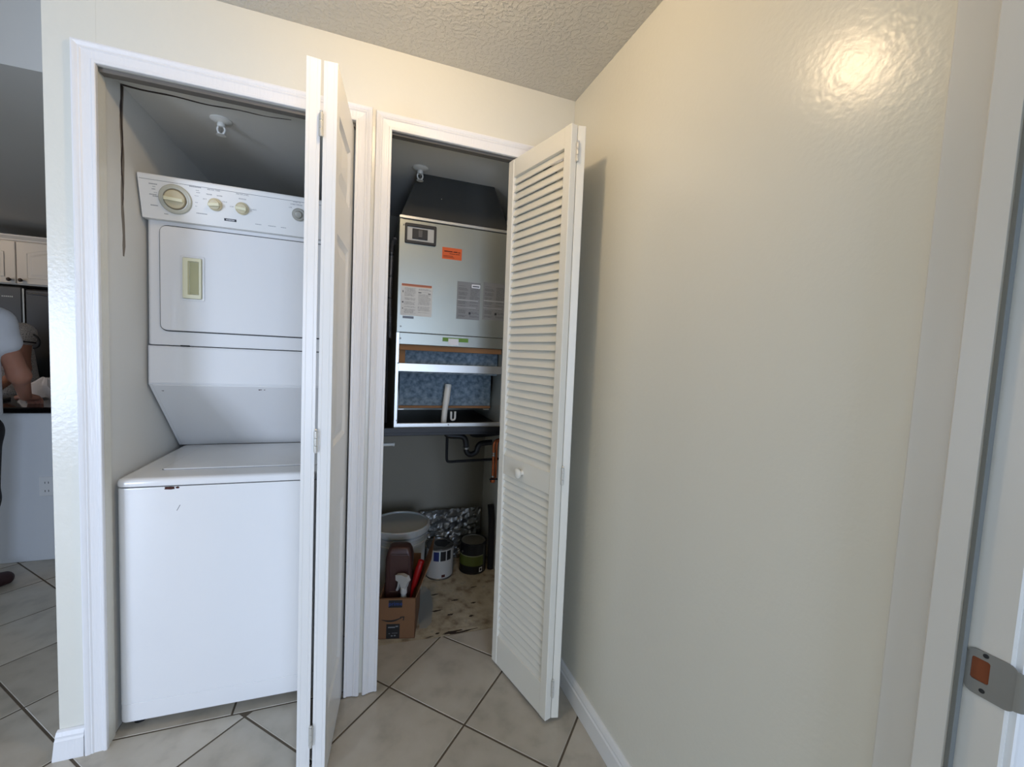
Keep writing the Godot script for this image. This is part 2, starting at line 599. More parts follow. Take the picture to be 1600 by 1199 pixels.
func shell() -> void:
	# each box: x0 x1 y0 y1 z0 z1
	var front := struct("wall_front", boxes([[XL, -0.807, 0, HC, -0.045, 0], [-0.807, XR, HD, HC, -0.045, 0], [-0.083, 0.04, 0, HD, -0.045, 0], [0.766, XR, 0, HD, -0.045, 0]]), M.wall_paint, "off-white wall above and between the two closet openings")
	front.set_meta("category", "wall")
	var left := struct("wall_left", boxes([[XL, -0.812, 0, HC, -3.5, -0.045]]), M.closet_paint, "dingy side wall of the laundry closet with a dark vertical crack")
	left.set_meta("category", "wall")
	crack(left)
	struct("wall_middle", boxes([[-0.03, 0.035, 0, CC, ZB, -0.045]]), M.closet_paint, "dim dividing wall between the two closets").set_meta("category", "wall")
	struct("wall_back", boxes([[-0.812, XR, 0, HC, ZB - 0.1, ZB]]), M.shaded_wall, "back wall behind the air handler and paint cans, darkened in colour for shade").set_meta("category", "wall")  # shade of the closet is put into this wall colour
	struct("wall_right", boxes([[XR, XR + 0.12, 0, HC, ZB - 0.1, 1.264]]), M.wall_paint, "large glossy off-white wall right of the louvered door").set_meta("category", "wall")
	var cc := struct("ceiling_closet", boxes([[-0.812, XR, CC, HC, ZB, -0.0455]]), M.closet_paint, "low ceiling inside the two closets")
	cc.set_meta("category", "ceiling")
	ceiling_crack(cc)
	struct("ceiling", boxes([[-5.32, 3.1, HC, HC + 0.12, -0.155, 4.52], [-0.93, 0.9, HC, HC + 0.12, -1.3, -0.155]]), M.ceiling_paint, "textured off-white ceiling of the hallway").set_meta("category", "ceiling")
	struct("ceiling_kitchen", boxes([[-5.32, XL - 0.0005, KC, HC + 0.12, -3.5, -0.1555]]), M.kitchen_paint, "lower grey ceiling over the kitchen").set_meta("category", "ceiling")
	# the parts of the flat round the viewer, and added walls that block light
	struct("wall_kitchen", boxes([[-5.32, -0.8, 0, HC, -3.6, -3.5]]), M.kitchen_paint, "kitchen back wall").set_meta("category", "wall")
	struct("wall_living", boxes([[-5.32, -5.2, 0, 0.08, -3.5, 4.52], [-5.32, -5.2, 2.12, HC + 0.1, -3.5, 4.52], [-5.32, -5.2, 0.08, 2.12, -3.5, -1.2], [-5.32, -5.2, 0.08, 2.12, 0.8, 4.52]]), M.wall_paint, "living side wall round the glass door").set_meta("category", "wall")
	struct("wall_light_block", boxes([[-5.2, -1.8, 0, HC, 0.95, 1.07]]), M.wall_paint, "added unseen wall keeping window light off the kitchen").set_meta("category", "wall")  # added out of view to block window light from the kitchen
	struct("wall_doorway_and_baffle", boxes([[-1.45, -1.33, 0, HC, 2.2, 4.4], [-1.33, 0.9, 2.1, HC, 1.29, 1.395], [0.80, 3.0, 0, 2.1, 1.29, 1.395], [0.9, 3.0, 2.1, HC, 1.29, 1.395]]), M.wall_paint, "wall over and beside the doorway with an added partition blocking window light").set_meta("category", "wall")  # includes an unseen partition added to keep daylight off the right wall
	struct("wall_rear", boxes([[-5.32, 3.1, 0, 0.25, 4.4, 4.52], [-5.32, 3.1, 2.34, HC, 4.4, 4.52], [-5.32, -4.1, 0.25, 2.34, 4.4, 4.52], [-2.6, -0.3, 0.25, 2.34, 4.4, 4.52], [1.0, 3.1, 0.25, 2.34, 4.4, 4.52], [3.0, 3.1, 0, HC, 1.29, 4.4]]), M.wall_paint, "rear walls of the room behind the viewer").set_meta("category", "wall")
	window_unit("window_1", Vector3(-4.1, 0.25, 4.45), Vector3(1.50, 2.09, 0), false, "wide living room window letting daylight in")
	window_unit("window_3", Vector3(-0.3, 0.25, 4.45), Vector3(1.3, 2.09, 0), false, "wide window of the bedroom behind the viewer")
	window_unit("window_2", Vector3(-5.26, 0.08, -1.2), Vector3(0, 2.04, 2.0), true, "glass door on the living side letting daylight in")

func window_unit(called: String, o: Vector3, size: Vector3, along_z: bool, label: String) -> void:
	var w := Node3D.new()
	w.name = called
	add_child(w)
	w.position = o
	w.set_meta("kind", "structure")
	tag(w, label, "window")
	var s := Shape.new()
	var lx := size.z if along_z else size.x
	var put := func(a0: float, a1: float, y0: float, y1: float) -> void:
		if along_z:
			s.box(Vector3(-0.03, y0, a0), Vector3(0.03, y1, a1), 0.004)
		else:
			s.box(Vector3(a0, y0, -0.03), Vector3(a1, y1, 0.03), 0.004)
	put.call(0.0, lx, 0.0, 0.05)
	put.call(0.0, lx, size.y - 0.05, size.y)
	put.call(0.0, 0.05, 0.05, size.y - 0.05)
	put.call(lx - 0.05, lx, 0.05, size.y - 0.05)
	put.call(lx / 2 - 0.025, lx / 2 + 0.025, 0.05, size.y - 0.05)
	part(w, "window_frame", s.done(), M.trim_paint)
	for k in 2:
		var a := 0.05 + k * (lx / 2 - 0.025)
		var b := a + lx / 2 - 0.075
		if along_z:
			part(w, "pane", boxm(Vector3(-0.003, 0.05, a), Vector3(0.003, size.y - 0.05, b), 0.0005), M.window_glass)
		else:
			part(w, "pane", boxm(Vector3(a, 0.05, -0.003), Vector3(b, size.y - 0.05, 0.003), 0.0005), M.window_glass)

# ragged dark joint in the closet's side wall, then along its ceiling
func crack(wall: Node3D) -> void:
	var x := -0.8118
	for pass_no in 2:
		var y0: float = [1.632, 1.80][pass_no]
		var s := Shape.new()
		var rings := []
		for k in 17:
			var t := k / 16.0
			var y := y0 + (CC - y0) * t
			var w: float = ([0.0078 + 0.0016 * t, 0.0022 + 0.0042 * t][pass_no] + 0.0012 * sin(k * 2.1)) * (1.0 if k > 0 else 0.5)
			var zc := -0.148 - 0.004 * sin(k * 0.9) + (0.002 if pass_no == 1 else 0.0)
			var lift: float = [0.0005, 0.0008][pass_no]
			rings.append(PackedVector3Array([Vector3(x - 0.0015, y, zc - w), Vector3(x - 0.0015, y, zc + w), Vector3(x + lift, y, zc + w), Vector3(x + lift, y, zc - w)]))
		s.loft(rings, 0.9)
		part(wall, "crack", s.done(), [M.crack_edge, M.crack_dark][pass_no], "stained open joint running down the closet wall" if pass_no == 0 else "")

func ceiling_crack(c: Node3D) -> void:
	var rings := []
	for k in 22:
		var t := k / 21.0
		var x := -0.81 + 0.50 * t
		var z := -0.148 - 0.012 * sin(t * 3.0) - 0.004 * sin(t * 17.0)
		var w := 0.0062 * (1.0 - t * 0.7) + 0.0004 * sin(k * 1.7)
		rings.append(PackedVector3Array([Vector3(x, CC + 0.001, z - w), Vector3(x, CC + 0.001, z + w), Vector3(x, CC - 0.0006, z + w), Vector3(x, CC - 0.0006, z - w)]))
	var s := Shape.new()
	s.loft(rings, 0.9)
	part(c, "crack", s.done(), M.crack_dark, "thin dark crack wandering across the closet ceiling")

func floor_tiles() -> void:
	var fl := struct("floor", boxes([[-5.32, 3.1, -0.08, -0.0016, -3.5, 4.52]]), M.grout, "beige ceramic tile floor laid diagonally with dark grout")
	fl.set_meta("category", "floor")
	# floor away from view, tile without joints
	var rest := boxes([[-5.2, -3.0, -0.004, 0, -3.5, 1.4], [-3.0, XL, -0.004, 0, -3.5, -2.65], [-5.2, 3.0, -0.004, 0, 1.40, 4.4]])
	part(fl, "plain_area", rest, M.tile_0)
	var conc := boxes([[0.035, XR, -0.006, -0.0009, ZB, -0.243]])
	part(fl, "bare_concrete", conc, M.concrete, "stained bare concrete in the air handler closet")
	stains(fl)
	var region := PackedVector2Array([Vector2(-3.0, 1.40), Vector2(XR, 1.40), Vector2(XR, -0.243), Vector2(0.52, -0.240), Vector2(0.343, -0.2395), Vector2(0.22, -0.252), Vector2(0.035, -0.26), Vector2(0.035, -0.022), Vector2(XL, -0.022), Vector2(XL, -2.65), Vector2(-3.0, -2.65)])
	var s := 0.358
	var th := 0.7986
	var c := cos(th)
	var n := sin(th)
	var g := 0.0036
	var whole := {}
	for i in range(-13, 8):
		for j in range(-12, 9):
			var at := Vector2(0.0895 + s * ((i + 0.5) * c - (j + 0.5) * n), 0.0005 + s * ((i + 0.5) * n + (j + 0.5) * c))
			var poly := PackedVector2Array()
			for q in [[-1, -1], [1, -1], [1, 1], [-1, 1]]:
				var h: float = s / 2 - g
				poly.append(at + Vector2(q[0] * h * c - q[1] * h * n, q[0] * h * n + q[1] * h * c))
			var m: Material = M["tile_%d" % (absi(i * 7 + j * 3) % 3)]
			var cut := Geometry2D.intersect_polygons(poly, region)
			for piece in cut:
				if absf(area_of(piece) - 4 * (s / 2 - g) * (s / 2 - g)) < 0.0002:
					if not whole.has(0):
						whole[0] = tile_mesh(poly, at)
					part(fl, "tile", whole[0], m, "", Transform3D(Basis(), Vector3(at.x, 0, at.y)))
				elif absf(area_of(piece)) > 0.0004:
					part(fl, "tile", tile_mesh(piece, at), m, "", Transform3D(Basis(), Vector3(at.x, 0, at.y)))
	# straight rows under the washer
	for r in 3:
		for k in 2:
			var x0: float = [-0.812, -0.4595][k]
			var x1: float = [-0.4665, -0.03][k]
			var z1: float = [-0.029, -0.37, -0.74][r]
			var z0: float = [-0.363, -0.733, -1.1][r]
			part(fl, "tile", tile_mesh(PackedVector2Array([Vector2(x0, z0), Vector2(x1, z0), Vector2(x1, z1), Vector2(x0, z1)]), Vector2(x0, z0)), M["tile_%d" % (r % 3)], "", Transform3D(Basis(), Vector3(x0, 0, z0)))

func area_of(p: PackedVector2Array) -> float:
	var a := 0.0
	for k in p.size():
		a += p[k].cross(p[(k + 1) % p.size()])
	return absf(a) / 2.0

func tile_mesh(poly: PackedVector2Array, at: Vector2) -> ArrayMesh:
	var mid := Vector2.ZERO
	for p in poly:
		mid += p
	mid /= poly.size()
	var low := PackedVector3Array()
	var rim := PackedVector3Array()
	var top := PackedVector3Array()
	for p in poly:
		var q := p - at
		low.append(Vector3(q.x, -0.0075, q.y))
		rim.append(Vector3(q.x, -0.0014, q.y))
		q += (mid - p).normalized() * 0.0024
		top.append(Vector3(q.x, 0, q.y))
	var s := Shape.new()
	s.loft([low, rim, top], 0.95)
	return s.done()

# dark smears and a grey strip on the concrete, and along the broken tile edge
func stains(fl: Node3D) -> void:
	var r := RandomNumberGenerator.new()
	r.seed = 5
	var s := Shape.new()
	for spec in [[0.40, -0.262, 0.05, 0.008], [0.455, -0.252, 0.06, 0.006], [0.33, -0.27, 0.012, 0.005], [0.36, -0.45, 0.03, 0.006], [0.52, -0.36, 0.012, 0.007], [0.47, -0.52, 0.022, 0.005], [0.42, -0.40, 0.014, 0.006], [0.56, -0.47, 0.014, 0.006], [0.29, -0.255, 0.02, 0.003], [0.37, -0.60, 0.02, 0.005], [0.60, -0.62, 0.02, 0.004]]:
		var a := PackedVector3Array()
		var b := PackedVector3Array()
		for k in 14:
			var t := TAU * k / 14
			var f := 0.6 + 0.7 * r.randf()
			var p := Vector3(spec[0] + spec[2] * f * cos(t), 0, spec[1] + spec[3] * f * sin(t) - 0.08 * spec[2] * cos(t))
			a.append(p + Vector3(0, -0.002, 0))
			b.append(p + Vector3(0, -0.0004 if spec[1] < -0.25 else 0.0004, 0))
		s.loft([a, b], 0.9)
	part(fl, "dark_stain", s.done(), M.dark_stain, "dark dirt smears on the bare concrete")
	var poly := PackedVector2Array([Vector2(0.252, -0.33), Vector2(0.285, -0.325), Vector2(0.315, -0.36), Vector2(0.345, -0.50), Vector2(0.352, -0.64), Vector2(0.33, -0.70), Vector2(0.29, -0.69), Vector2(0.265, -0.50)])
	var lo := PackedVector3Array()
	var hi := PackedVector3Array()
	for p in poly:
		lo.append(Vector3(p.x, -0.002, p.y))
		hi.append(Vector3(p.x, -0.0006, p.y))
	var s2 := Shape.new()
	s2.loft([lo, hi], 0.9)
	part(fl, "grey_patch", s2.done(), M.grey_patch, "grey strip beside the carton")

# ---------------------------------------------------------------- casings, baseboard, jamb
const CASING := [[0.0, 0.0], [0.0, 0.011], [0.002, 0.013], [0.009, 0.013], [0.011, 0.0105], [0.014, 0.0105], [0.024, 0.0115], [0.032, 0.0125], [0.036, 0.0155], [0.039, 0.0145], [0.043, 0.0175], [0.050, 0.019], [0.054, 0.018], [0.056, 0.014], [0.056, 0.0]]

func casing(called: String, o: Vector3, across: Vector3, dir: Vector3, length: float, m0: float, m1: float, label: String) -> void:
	var s := Shape.new()
	s.moulding(CASING, o, across, Vector3.BACK, dir, length, m0, m1)
	struct(called, s.done(), M.old_trim_paint, label).set_meta("category", "trim")

func trims() -> void:
	casing("trim_1", Vector3(-0.805, 0, 0), Vector3.LEFT, Vector3.UP, HD, 0, 1, "white moulded casing left of the washer")
	casing("trim_2", Vector3(-0.805, HD, 0), Vector3.UP, Vector3.RIGHT, 0.722, -1, 1, "white moulded casing over the washer opening")
	casing("trim_3", Vector3(-0.083, 0.004, 0), Vector3.RIGHT, Vector3.UP, HD - 0.004, 0, 1, "white moulded casing behind the panelled door")
	casing("trim_4", Vector3(0.0405, 0.003, 0), Vector3.LEFT, Vector3.UP, HD - 0.008, 0, 1, "white moulded casing left of the air handler")
	casing("trim_5", Vector3(0.0405, HD - 0.005, 0), Vector3.UP, Vector3.RIGHT, 0.725, -1, 0, "white moulded casing over the air handler opening")
	var s := Shape.new()
	s.box(Vector3(0.766, 0, 0), Vector3(XR, HD, 0.012), 0.001)
	struct("trim_6", s.done(), M.old_trim_paint, "narrow strip of casing in the corner behind the louvered door").set_meta("category", "trim")
	# dark tracks under both heads
	struct("trim_7", boxes([[-0.805, -0.085, HD - 0.013, HD, -0.034, -0.006]]), M.track_brown, "dull brown bifold track over the washer").set_meta("category", "track")
	struct("trim_8", boxes([[0.042, 0.765, HD - 0.013, HD, -0.034, -0.006]]), M.track_brown, "dull brown bifold track over the air handler").set_meta("category", "track")
	# short flared baseboard end on the left pier
	var base := [[0.0, 0.0], [0.0, 0.017], [0.004, 0.0185], [0.060, 0.0165], [0.066, 0.0175], [0.072, 0.0135], [0.080, 0.0145], [0.092, 0.010], [0.096, 0.004], [0.096, 0.0]]
	s = Shape.new()
	s.moulding(base, Vector3(-0.9415, 0, 0), Vector3.UP, Vector3.BACK, Vector3.RIGHT, 0.079, 0.09, 0)
	struct("trim_9", s.done(), M.old_trim_paint, "short flared piece of baseboard at the foot of the left wall end").set_meta("category", "trim")
	s = Shape.new()
	s.moulding(base, Vector3(XR, 0, 0.014), Vector3.UP, Vector3.LEFT, Vector3.BACK, 1.25)
	struct("baseboard_right", s.done(), M.trim_paint, "white baseboard under the large right wall").set_meta("category", "baseboard")
	# jamb of the doorway at the right edge: frame, stop, far and near casing
	s = Shape.new()
	s.box(Vector3(0.752, 0, 1.2645), Vector3(0.80, 2.10, 1.3995), 0.002)
	struct("trim_10", s.done(), M.jamb_paint, "painted door jamb at the right edge with a strike plate").set_meta("category", "jamb")
	s = Shape.new()
	s.box(Vector3(0.740, 0, 1.316), Vector3(0.7525, 2.10, 1.352), 0.0025)
	struct("trim_11", s.done(), M.jamb_paint, "flat door stop running up the jamb").set_meta("category", "stop")
	struct("trim_13", boxes([[0.7395, 0.7515, 0, 2.10, 1.3522, 1.3575]]), M.stop_shade, "thin grey strip painting shade on the side of the door stop").set_meta("category", "trim")  # added strip, its grey stands in for shade on the stop
	s = Shape.new()
	s.moulding(CASING, Vector3(0.759, 0, 1.395), Vector3.RIGHT, Vector3.BACK, Vector3.UP, 2.15)
	struct("trim_12", s.done(), M.trim_paint, "white casing on the near side of the right jamb").set_meta("category", "trim")
	strike()

func strike() -> void:
	var o := thing("strike_plate", "grey metal strike plate with a bare wood latch hole on the right jamb", "strike plate", Vector3(0.7515, 0.963, 1.382))
	# plate lies across z (toward the door side) and y; its lip curls round the jamb edge
	var s := Shape.new()
	var xf := Transform3D(Basis(Vector3(0, 0, 1), Vector3(0, 1, 0), Vector3(-1, 0, 0)), Vector3.ZERO)
	var hole := rrect(-0.010, 0.004, 0.018, 0.031, 0.003, 0, xf)
	var rings := []
	var lift := func(r: PackedVector3Array, d: float) -> PackedVector3Array:
		var q := PackedVector3Array()
		for p in r:
			q.append(p + Vector3(-d, 0, 0))
		return q
	var outer := rrect(0.0, 0.0, 0.049, 0.062, 0.010, 0, xf)
	rings = [hole, lift.call(hole, 0.0016), lift.call(outer, 0.0016), outer]
	s.loft(rings, 0.9, false, false, true)
	part(o, "plate", s.done(), M.nickel)
	s = Shape.new()
	var lip := []
	for k in 7:
		var a := k / 6.0 * 1.1
		var r := PackedVector3Array()
		var z := 0.0225 + 0.010 * sin(a) + 0.004 * k / 6.0
		var x := -0.0012 + 0.012 * (1.0 - cos(a))
		var h := 0.026 - 0.004 * (k / 6.0) * (k / 6.0)
		r.append_array([Vector3(x - 0.0008, -h, z), Vector3(x + 0.0008, -h, z), Vector3(x + 0.0008, h, z), Vector3(x - 0.0008, h, z)])
		lip.append(r)
	s.loft(lip, 0.7)
	part(o, "lip", s.done(), M.nickel, "curled lip of the strike plate")
	part(o, "latch_hole", boxm(Vector3(-0.0004, -0.012, -0.0195), Vector3(0.0002, 0.020, -0.0005), 0.0001), M.raw_wood, "bare brown wood inside the latch hole")
	for y in [-0.0225, 0.0265]:
		part(o, "screw", lathem([[0.0, 0.0], [0.003, 0.0], [0.003, 0.0005], [0.0012, 0.0008], [0.0, 0.0006]], 12, Transform3D(Basis(Vector3(0, 0, 1), Vector3(-1, 0, 0), Vector3(0, -1, 0)), Vector3(-0.0016, y, -0.006))), M.black_plastic)

# ---------------------------------------------------------------- stacked washer and dryer
const PLAN := Basis(Vector3(1, 0, 0), Vector3(0, 0, -1), Vector3(0, 1, 0))

# plan outline at height y: x0..x1, z front, z back
func plan(x0: float, x1: float, zf: float, zb: float, r: float, y: float, inset := 0.0) -> PackedVector3Array:
	return rrect((x0 + x1) / 2, -(zf + zb) / 2, x1 - x0 - 2 * inset, zf - zb - 2 * inset, maxf(r - inset, 0.002), y, Transform3D(PLAN, Vector3.ZERO), 6)

func laundry() -> void:
	var P := Vector3(-0.46, 0, -0.4)
	var o := thing("laundry_center", "white stacked washer and dryer unit filling the left closet", "washer dryer", P)
	var w := Transform3D(Basis(), -P)
	var pivot := Vector3(-0.803, 0, -0.05)
	var turn := Transform3D(Basis(), -P) * Transform3D(Basis(Vector3.UP, -0.022), pivot - Basis(Vector3.UP, -0.022) * pivot)
	# washer cabinet with a crease near its foot
	var s := Shape.new()
	var rr := []
	for yi in [[0.03, 0.006], [0.033, 0.001], [0.040, 0.0], [0.096, 0.0], [0.098, 0.0022], [0.100, 0.0], [0.852, 0.0], [0.857, 0.002], [0.858, 0.006]]:
		rr.append(plan(-0.803, -0.117, -0.05, -0.70, 0.026, yi[0], yi[1]))
	s.loft(rr, 0.85)
	var cab := part(o, "washer_cabinet", s.done(), M.enamel, "", turn)
	s = Shape.new()
	s.loft([plan(-0.803, -0.117, -0.05, -0.70, 0.026, 0.8575, 0.008), plan(-0.803, -0.117, -0.05, -0.70, 0.026, 0.865, 0.008)], 0.8)
	part(o, "seam", s.done(), M.gap, "dark seam under the washer deck", turn)
	s = Shape.new()
	rr = []
	for yi in [[0.8615, 0.002], [0.864, 0.0], [0.876, 0.0], [0.882, 0.002], [0.886, 0.006], [0.888, 0.012], [0.889, 0.02]]:
		rr.append(plan(-0.804, -0.116, -0.048, -0.70, 0.028, yi[0], yi[1]))
	s.loft(rr, 0.75)
	var deck := part(o, "washer_deck", s.done(), M.enamel, "", turn)
	s = Shape.new()
	s.loft([plan(-0.716, -0.20, -0.150, -0.555, 0.012, 0.8885, 0), plan(-0.716, -0.20, -0.150, -0.555, 0.012, 0.8898, 0)], 0.8)
	part(deck, "lid_gap", s.done(), M.print)
	s = Shape.new()
	s.loft([plan(-0.713, -0.203, -0.153, -0.552, 0.010, 0.8888, 0), plan(-0.713, -0.203, -0.153, -0.552, 0.010, 0.8925, 0), plan(-0.713, -0.203, -0.153, -0.552, 0.010, 0.8945, 0.004)], 0.8)
	part(deck, "washer_lid", s.done(), M.enamel)
	for x in [-0.76, -0.16]:
		for z in [-0.10, -0.66]:
			part(o, "leveling_foot", lathem([[0.0, 0.0], [0.019, 0.0], [0.019, 0.012], [0.008, 0.016], [0.008, 0.034], [0.0, 0.034]], 16, Transform3D(Basis(), Vector3(x, 0, z))), M.foot_rubber, "", turn)
	rust(cab, Vector3(-0.652, 0.853, -0.0497), 0.016, 0.006, 3, "rust chip under the deck edge")
	rust(cab, Vector3(-0.63, 0.8535, -0.0497), 0.006, 0.004, 4)
	part(cab, "scratch", boxm(Vector3(-0.0007, -0.011, 0), Vector3(0.0007, 0.011, 0.0004), 0.0001), M.gap, "thin dark scratch", Transform3D(Basis(Vector3.BACK, -0.45), Vector3(-0.627, 0.782, -0.0501)))
	# column under the dryer with its set-back slanted panel
	s = Shape.new()
	var side := PackedVector2Array([Vector2(-0.294, 1.333), Vector2(-0.294, 1.187), Vector2(-0.577, 0.8905), Vector2(-0.85, 0.8905), Vector2(-0.85, 1.333)])
	var lay := Basis(Vector3(0, 0, 1), Vector3(0, 1, 0), Vector3(-1, 0, 0)) # local x -> z, local z -> -x
	s.prism(side, 0.117, 0.803, Transform3D(lay, Vector3.ZERO), 0.95)
	var col := part(o, "dryer_base", s.done(), M.enamel, "", w)
	part(col, "lower_panel", boxm(Vector3(-0.799, 1.191, -0.2945), Vector3(-0.121, 1.329, -0.2895), 0.003), M.enamel)
	var tilt := atan2(0.577 - 0.294, 1.187 - 0.8905)
	var sl := Basis(Vector3.RIGHT, tilt)
	var len := Vector2(0.283, 0.2965).length()
	part(col, "slanted_panel", boxm(Vector3(-0.792, -len + 0.008, -0.002), Vector3(-0.121, -0.004, 0.003), 0.002), M.enamel, "", Transform3D(sl, Vector3(0, 1.187, -0.294)))
	rust(col, Vector3(-0.436, 1.170, -0.3065), 0.007, 0.004, 6, "rust spots on the slanted panel")
	rust(col, Vector3(-0.42, 1.169, -0.307), 0.003, 0.002, 8)
	rust(col, Vector3(-0.768, 1.160, -0.3165), 0.006, 0.003, 7)
	# dryer cabinet
	s = Shape.new()
	rr = []
	for yi in [[1.3365, 0.004], [1.339, 0.001], [1.343, 0.0], [1.795, 0.0], [1.80, 0.003]]:
		rr.append(plan(-0.803, -0.117, -0.29, -0.85, 0.014, yi[0], yi[1]))
	s.loft(rr, 0.85)
	var dry := part(o, "dryer_cabinet", s.done(), M.enamel, "", w)
	part(dry, "latch_slot", boxm(Vector3(-0.702, 1.3345, -0.30), Vector3(-0.672, 1.3385, -0.2895), 0.001), M.gap, "dark slot under the dryer")
	s = Shape.new()
	s.loft([rrect(-0.46, 1.5865, 0.609, 0.395, 0.026, -0.295), rrect(-0.46, 1.5865, 0.609, 0.395, 0.026, -0.2888)], 0.8)
	part(dry, "door_gap", s.done(), M.gap)
	s = Shape.new()
	s.loft([rrect(-0.46, 1.5865, 0.601, 0.387, 0.022, -0.294), rrect(-0.46, 1.5865, 0.601, 0.387, 0.022, -0.281), rrect(-0.46, 1.5865, 0.597, 0.383, 0.020, -0.2785), rrect(-0.46, 1.5865, 0.591, 0.377, 0.018, -0.2775)], 0.75)
	var door := part(o, "dryer_door", s.done(), M.enamel, "", w)
	var hx := -0.657
	var hy := 1.593
	s = Shape.new()
	s.loft([rrect(hx, hy, 0.076, 0.168, 0.006, -0.2785), rrect(hx, hy, 0.076, 0.168, 0.006, -0.2745), rrect(hx, hy, 0.070, 0.162, 0.005, -0.273), rrect(hx, hy, 0.064, 0.156, 0.004, -0.2730), rrect(hx, hy, 0.060, 0.152, 0.004, -0.2755)], 0.8)
	part(door, "handle_surround", s.done(), M.enamel)
	s = Shape.new()
	var so := rrect(hx, hy, 0.060, 0.152, 0.004, -0.2765)
	var so2 := rrect(hx, hy, 0.058, 0.150, 0.004, -0.2665)
	var si := rrect(hx + 0.005, hy + 0.001, 0.036, 0.126, 0.003, -0.2655)
	var si2 := rrect(hx + 0.005, hy + 0.001, 0.030, 0.122, 0.003, -0.2762)
	s.loft([so, so2, si, si2], 0.8)
	part(door, "handle_recess", boxm(Vector3(hx - 0.0095, hy - 0.0595, -0.2770), Vector3(hx + 0.0195, hy + 0.0615, -0.2745), 0.0005), M.cream_slot)
	var han := part(door, "door_handle", s.done(), M.cream, "cream recessed dryer door handle")
	# control panel, leaning out over the dryer
	s = Shape.new()
	var prof := PackedVector2Array([Vector2(-0.262, 1.797), Vector2(-0.260, 1.8035), Vector2(-0.226, 1.934), Vector2(-0.2265, 1.939), Vector2(-0.229, 1.943), Vector2(-0.236, 1.945), Vector2(-0.52, 1.945), Vector2(-0.52, 1.797)])
	s.prism(prof, 0.115, 0.804, Transform3D(lay, Vector3.ZERO), 0.75)
	var con := part(o, "control_panel", s.done(), M.enamel_console, "", w)
	controls(con)

func rust(parent: Node3D, at: Vector3, rx: float, ry: float, sd: int, label := "") -> void:
	var r := RandomNumberGenerator.new()
	r.seed = sd
	var a := PackedVector3Array()
	var b := PackedVector3Array()
	for k in 10:
		var f := 0.55 + 0.6 * r.randf()
		var p := Vector3(rx * f * cos(TAU * k / 10), ry * f * sin(TAU * k / 10), 0)
		a.append(p + Vector3(0, 0, -0.001))
		b.append(p + Vector3(0, 0, 0.0006))
	var s := Shape.new()
	s.loft([a, b], 0.9)
	part(parent, "rust_spot", s.done(), M.rust, label, Transform3D(Basis(), at))

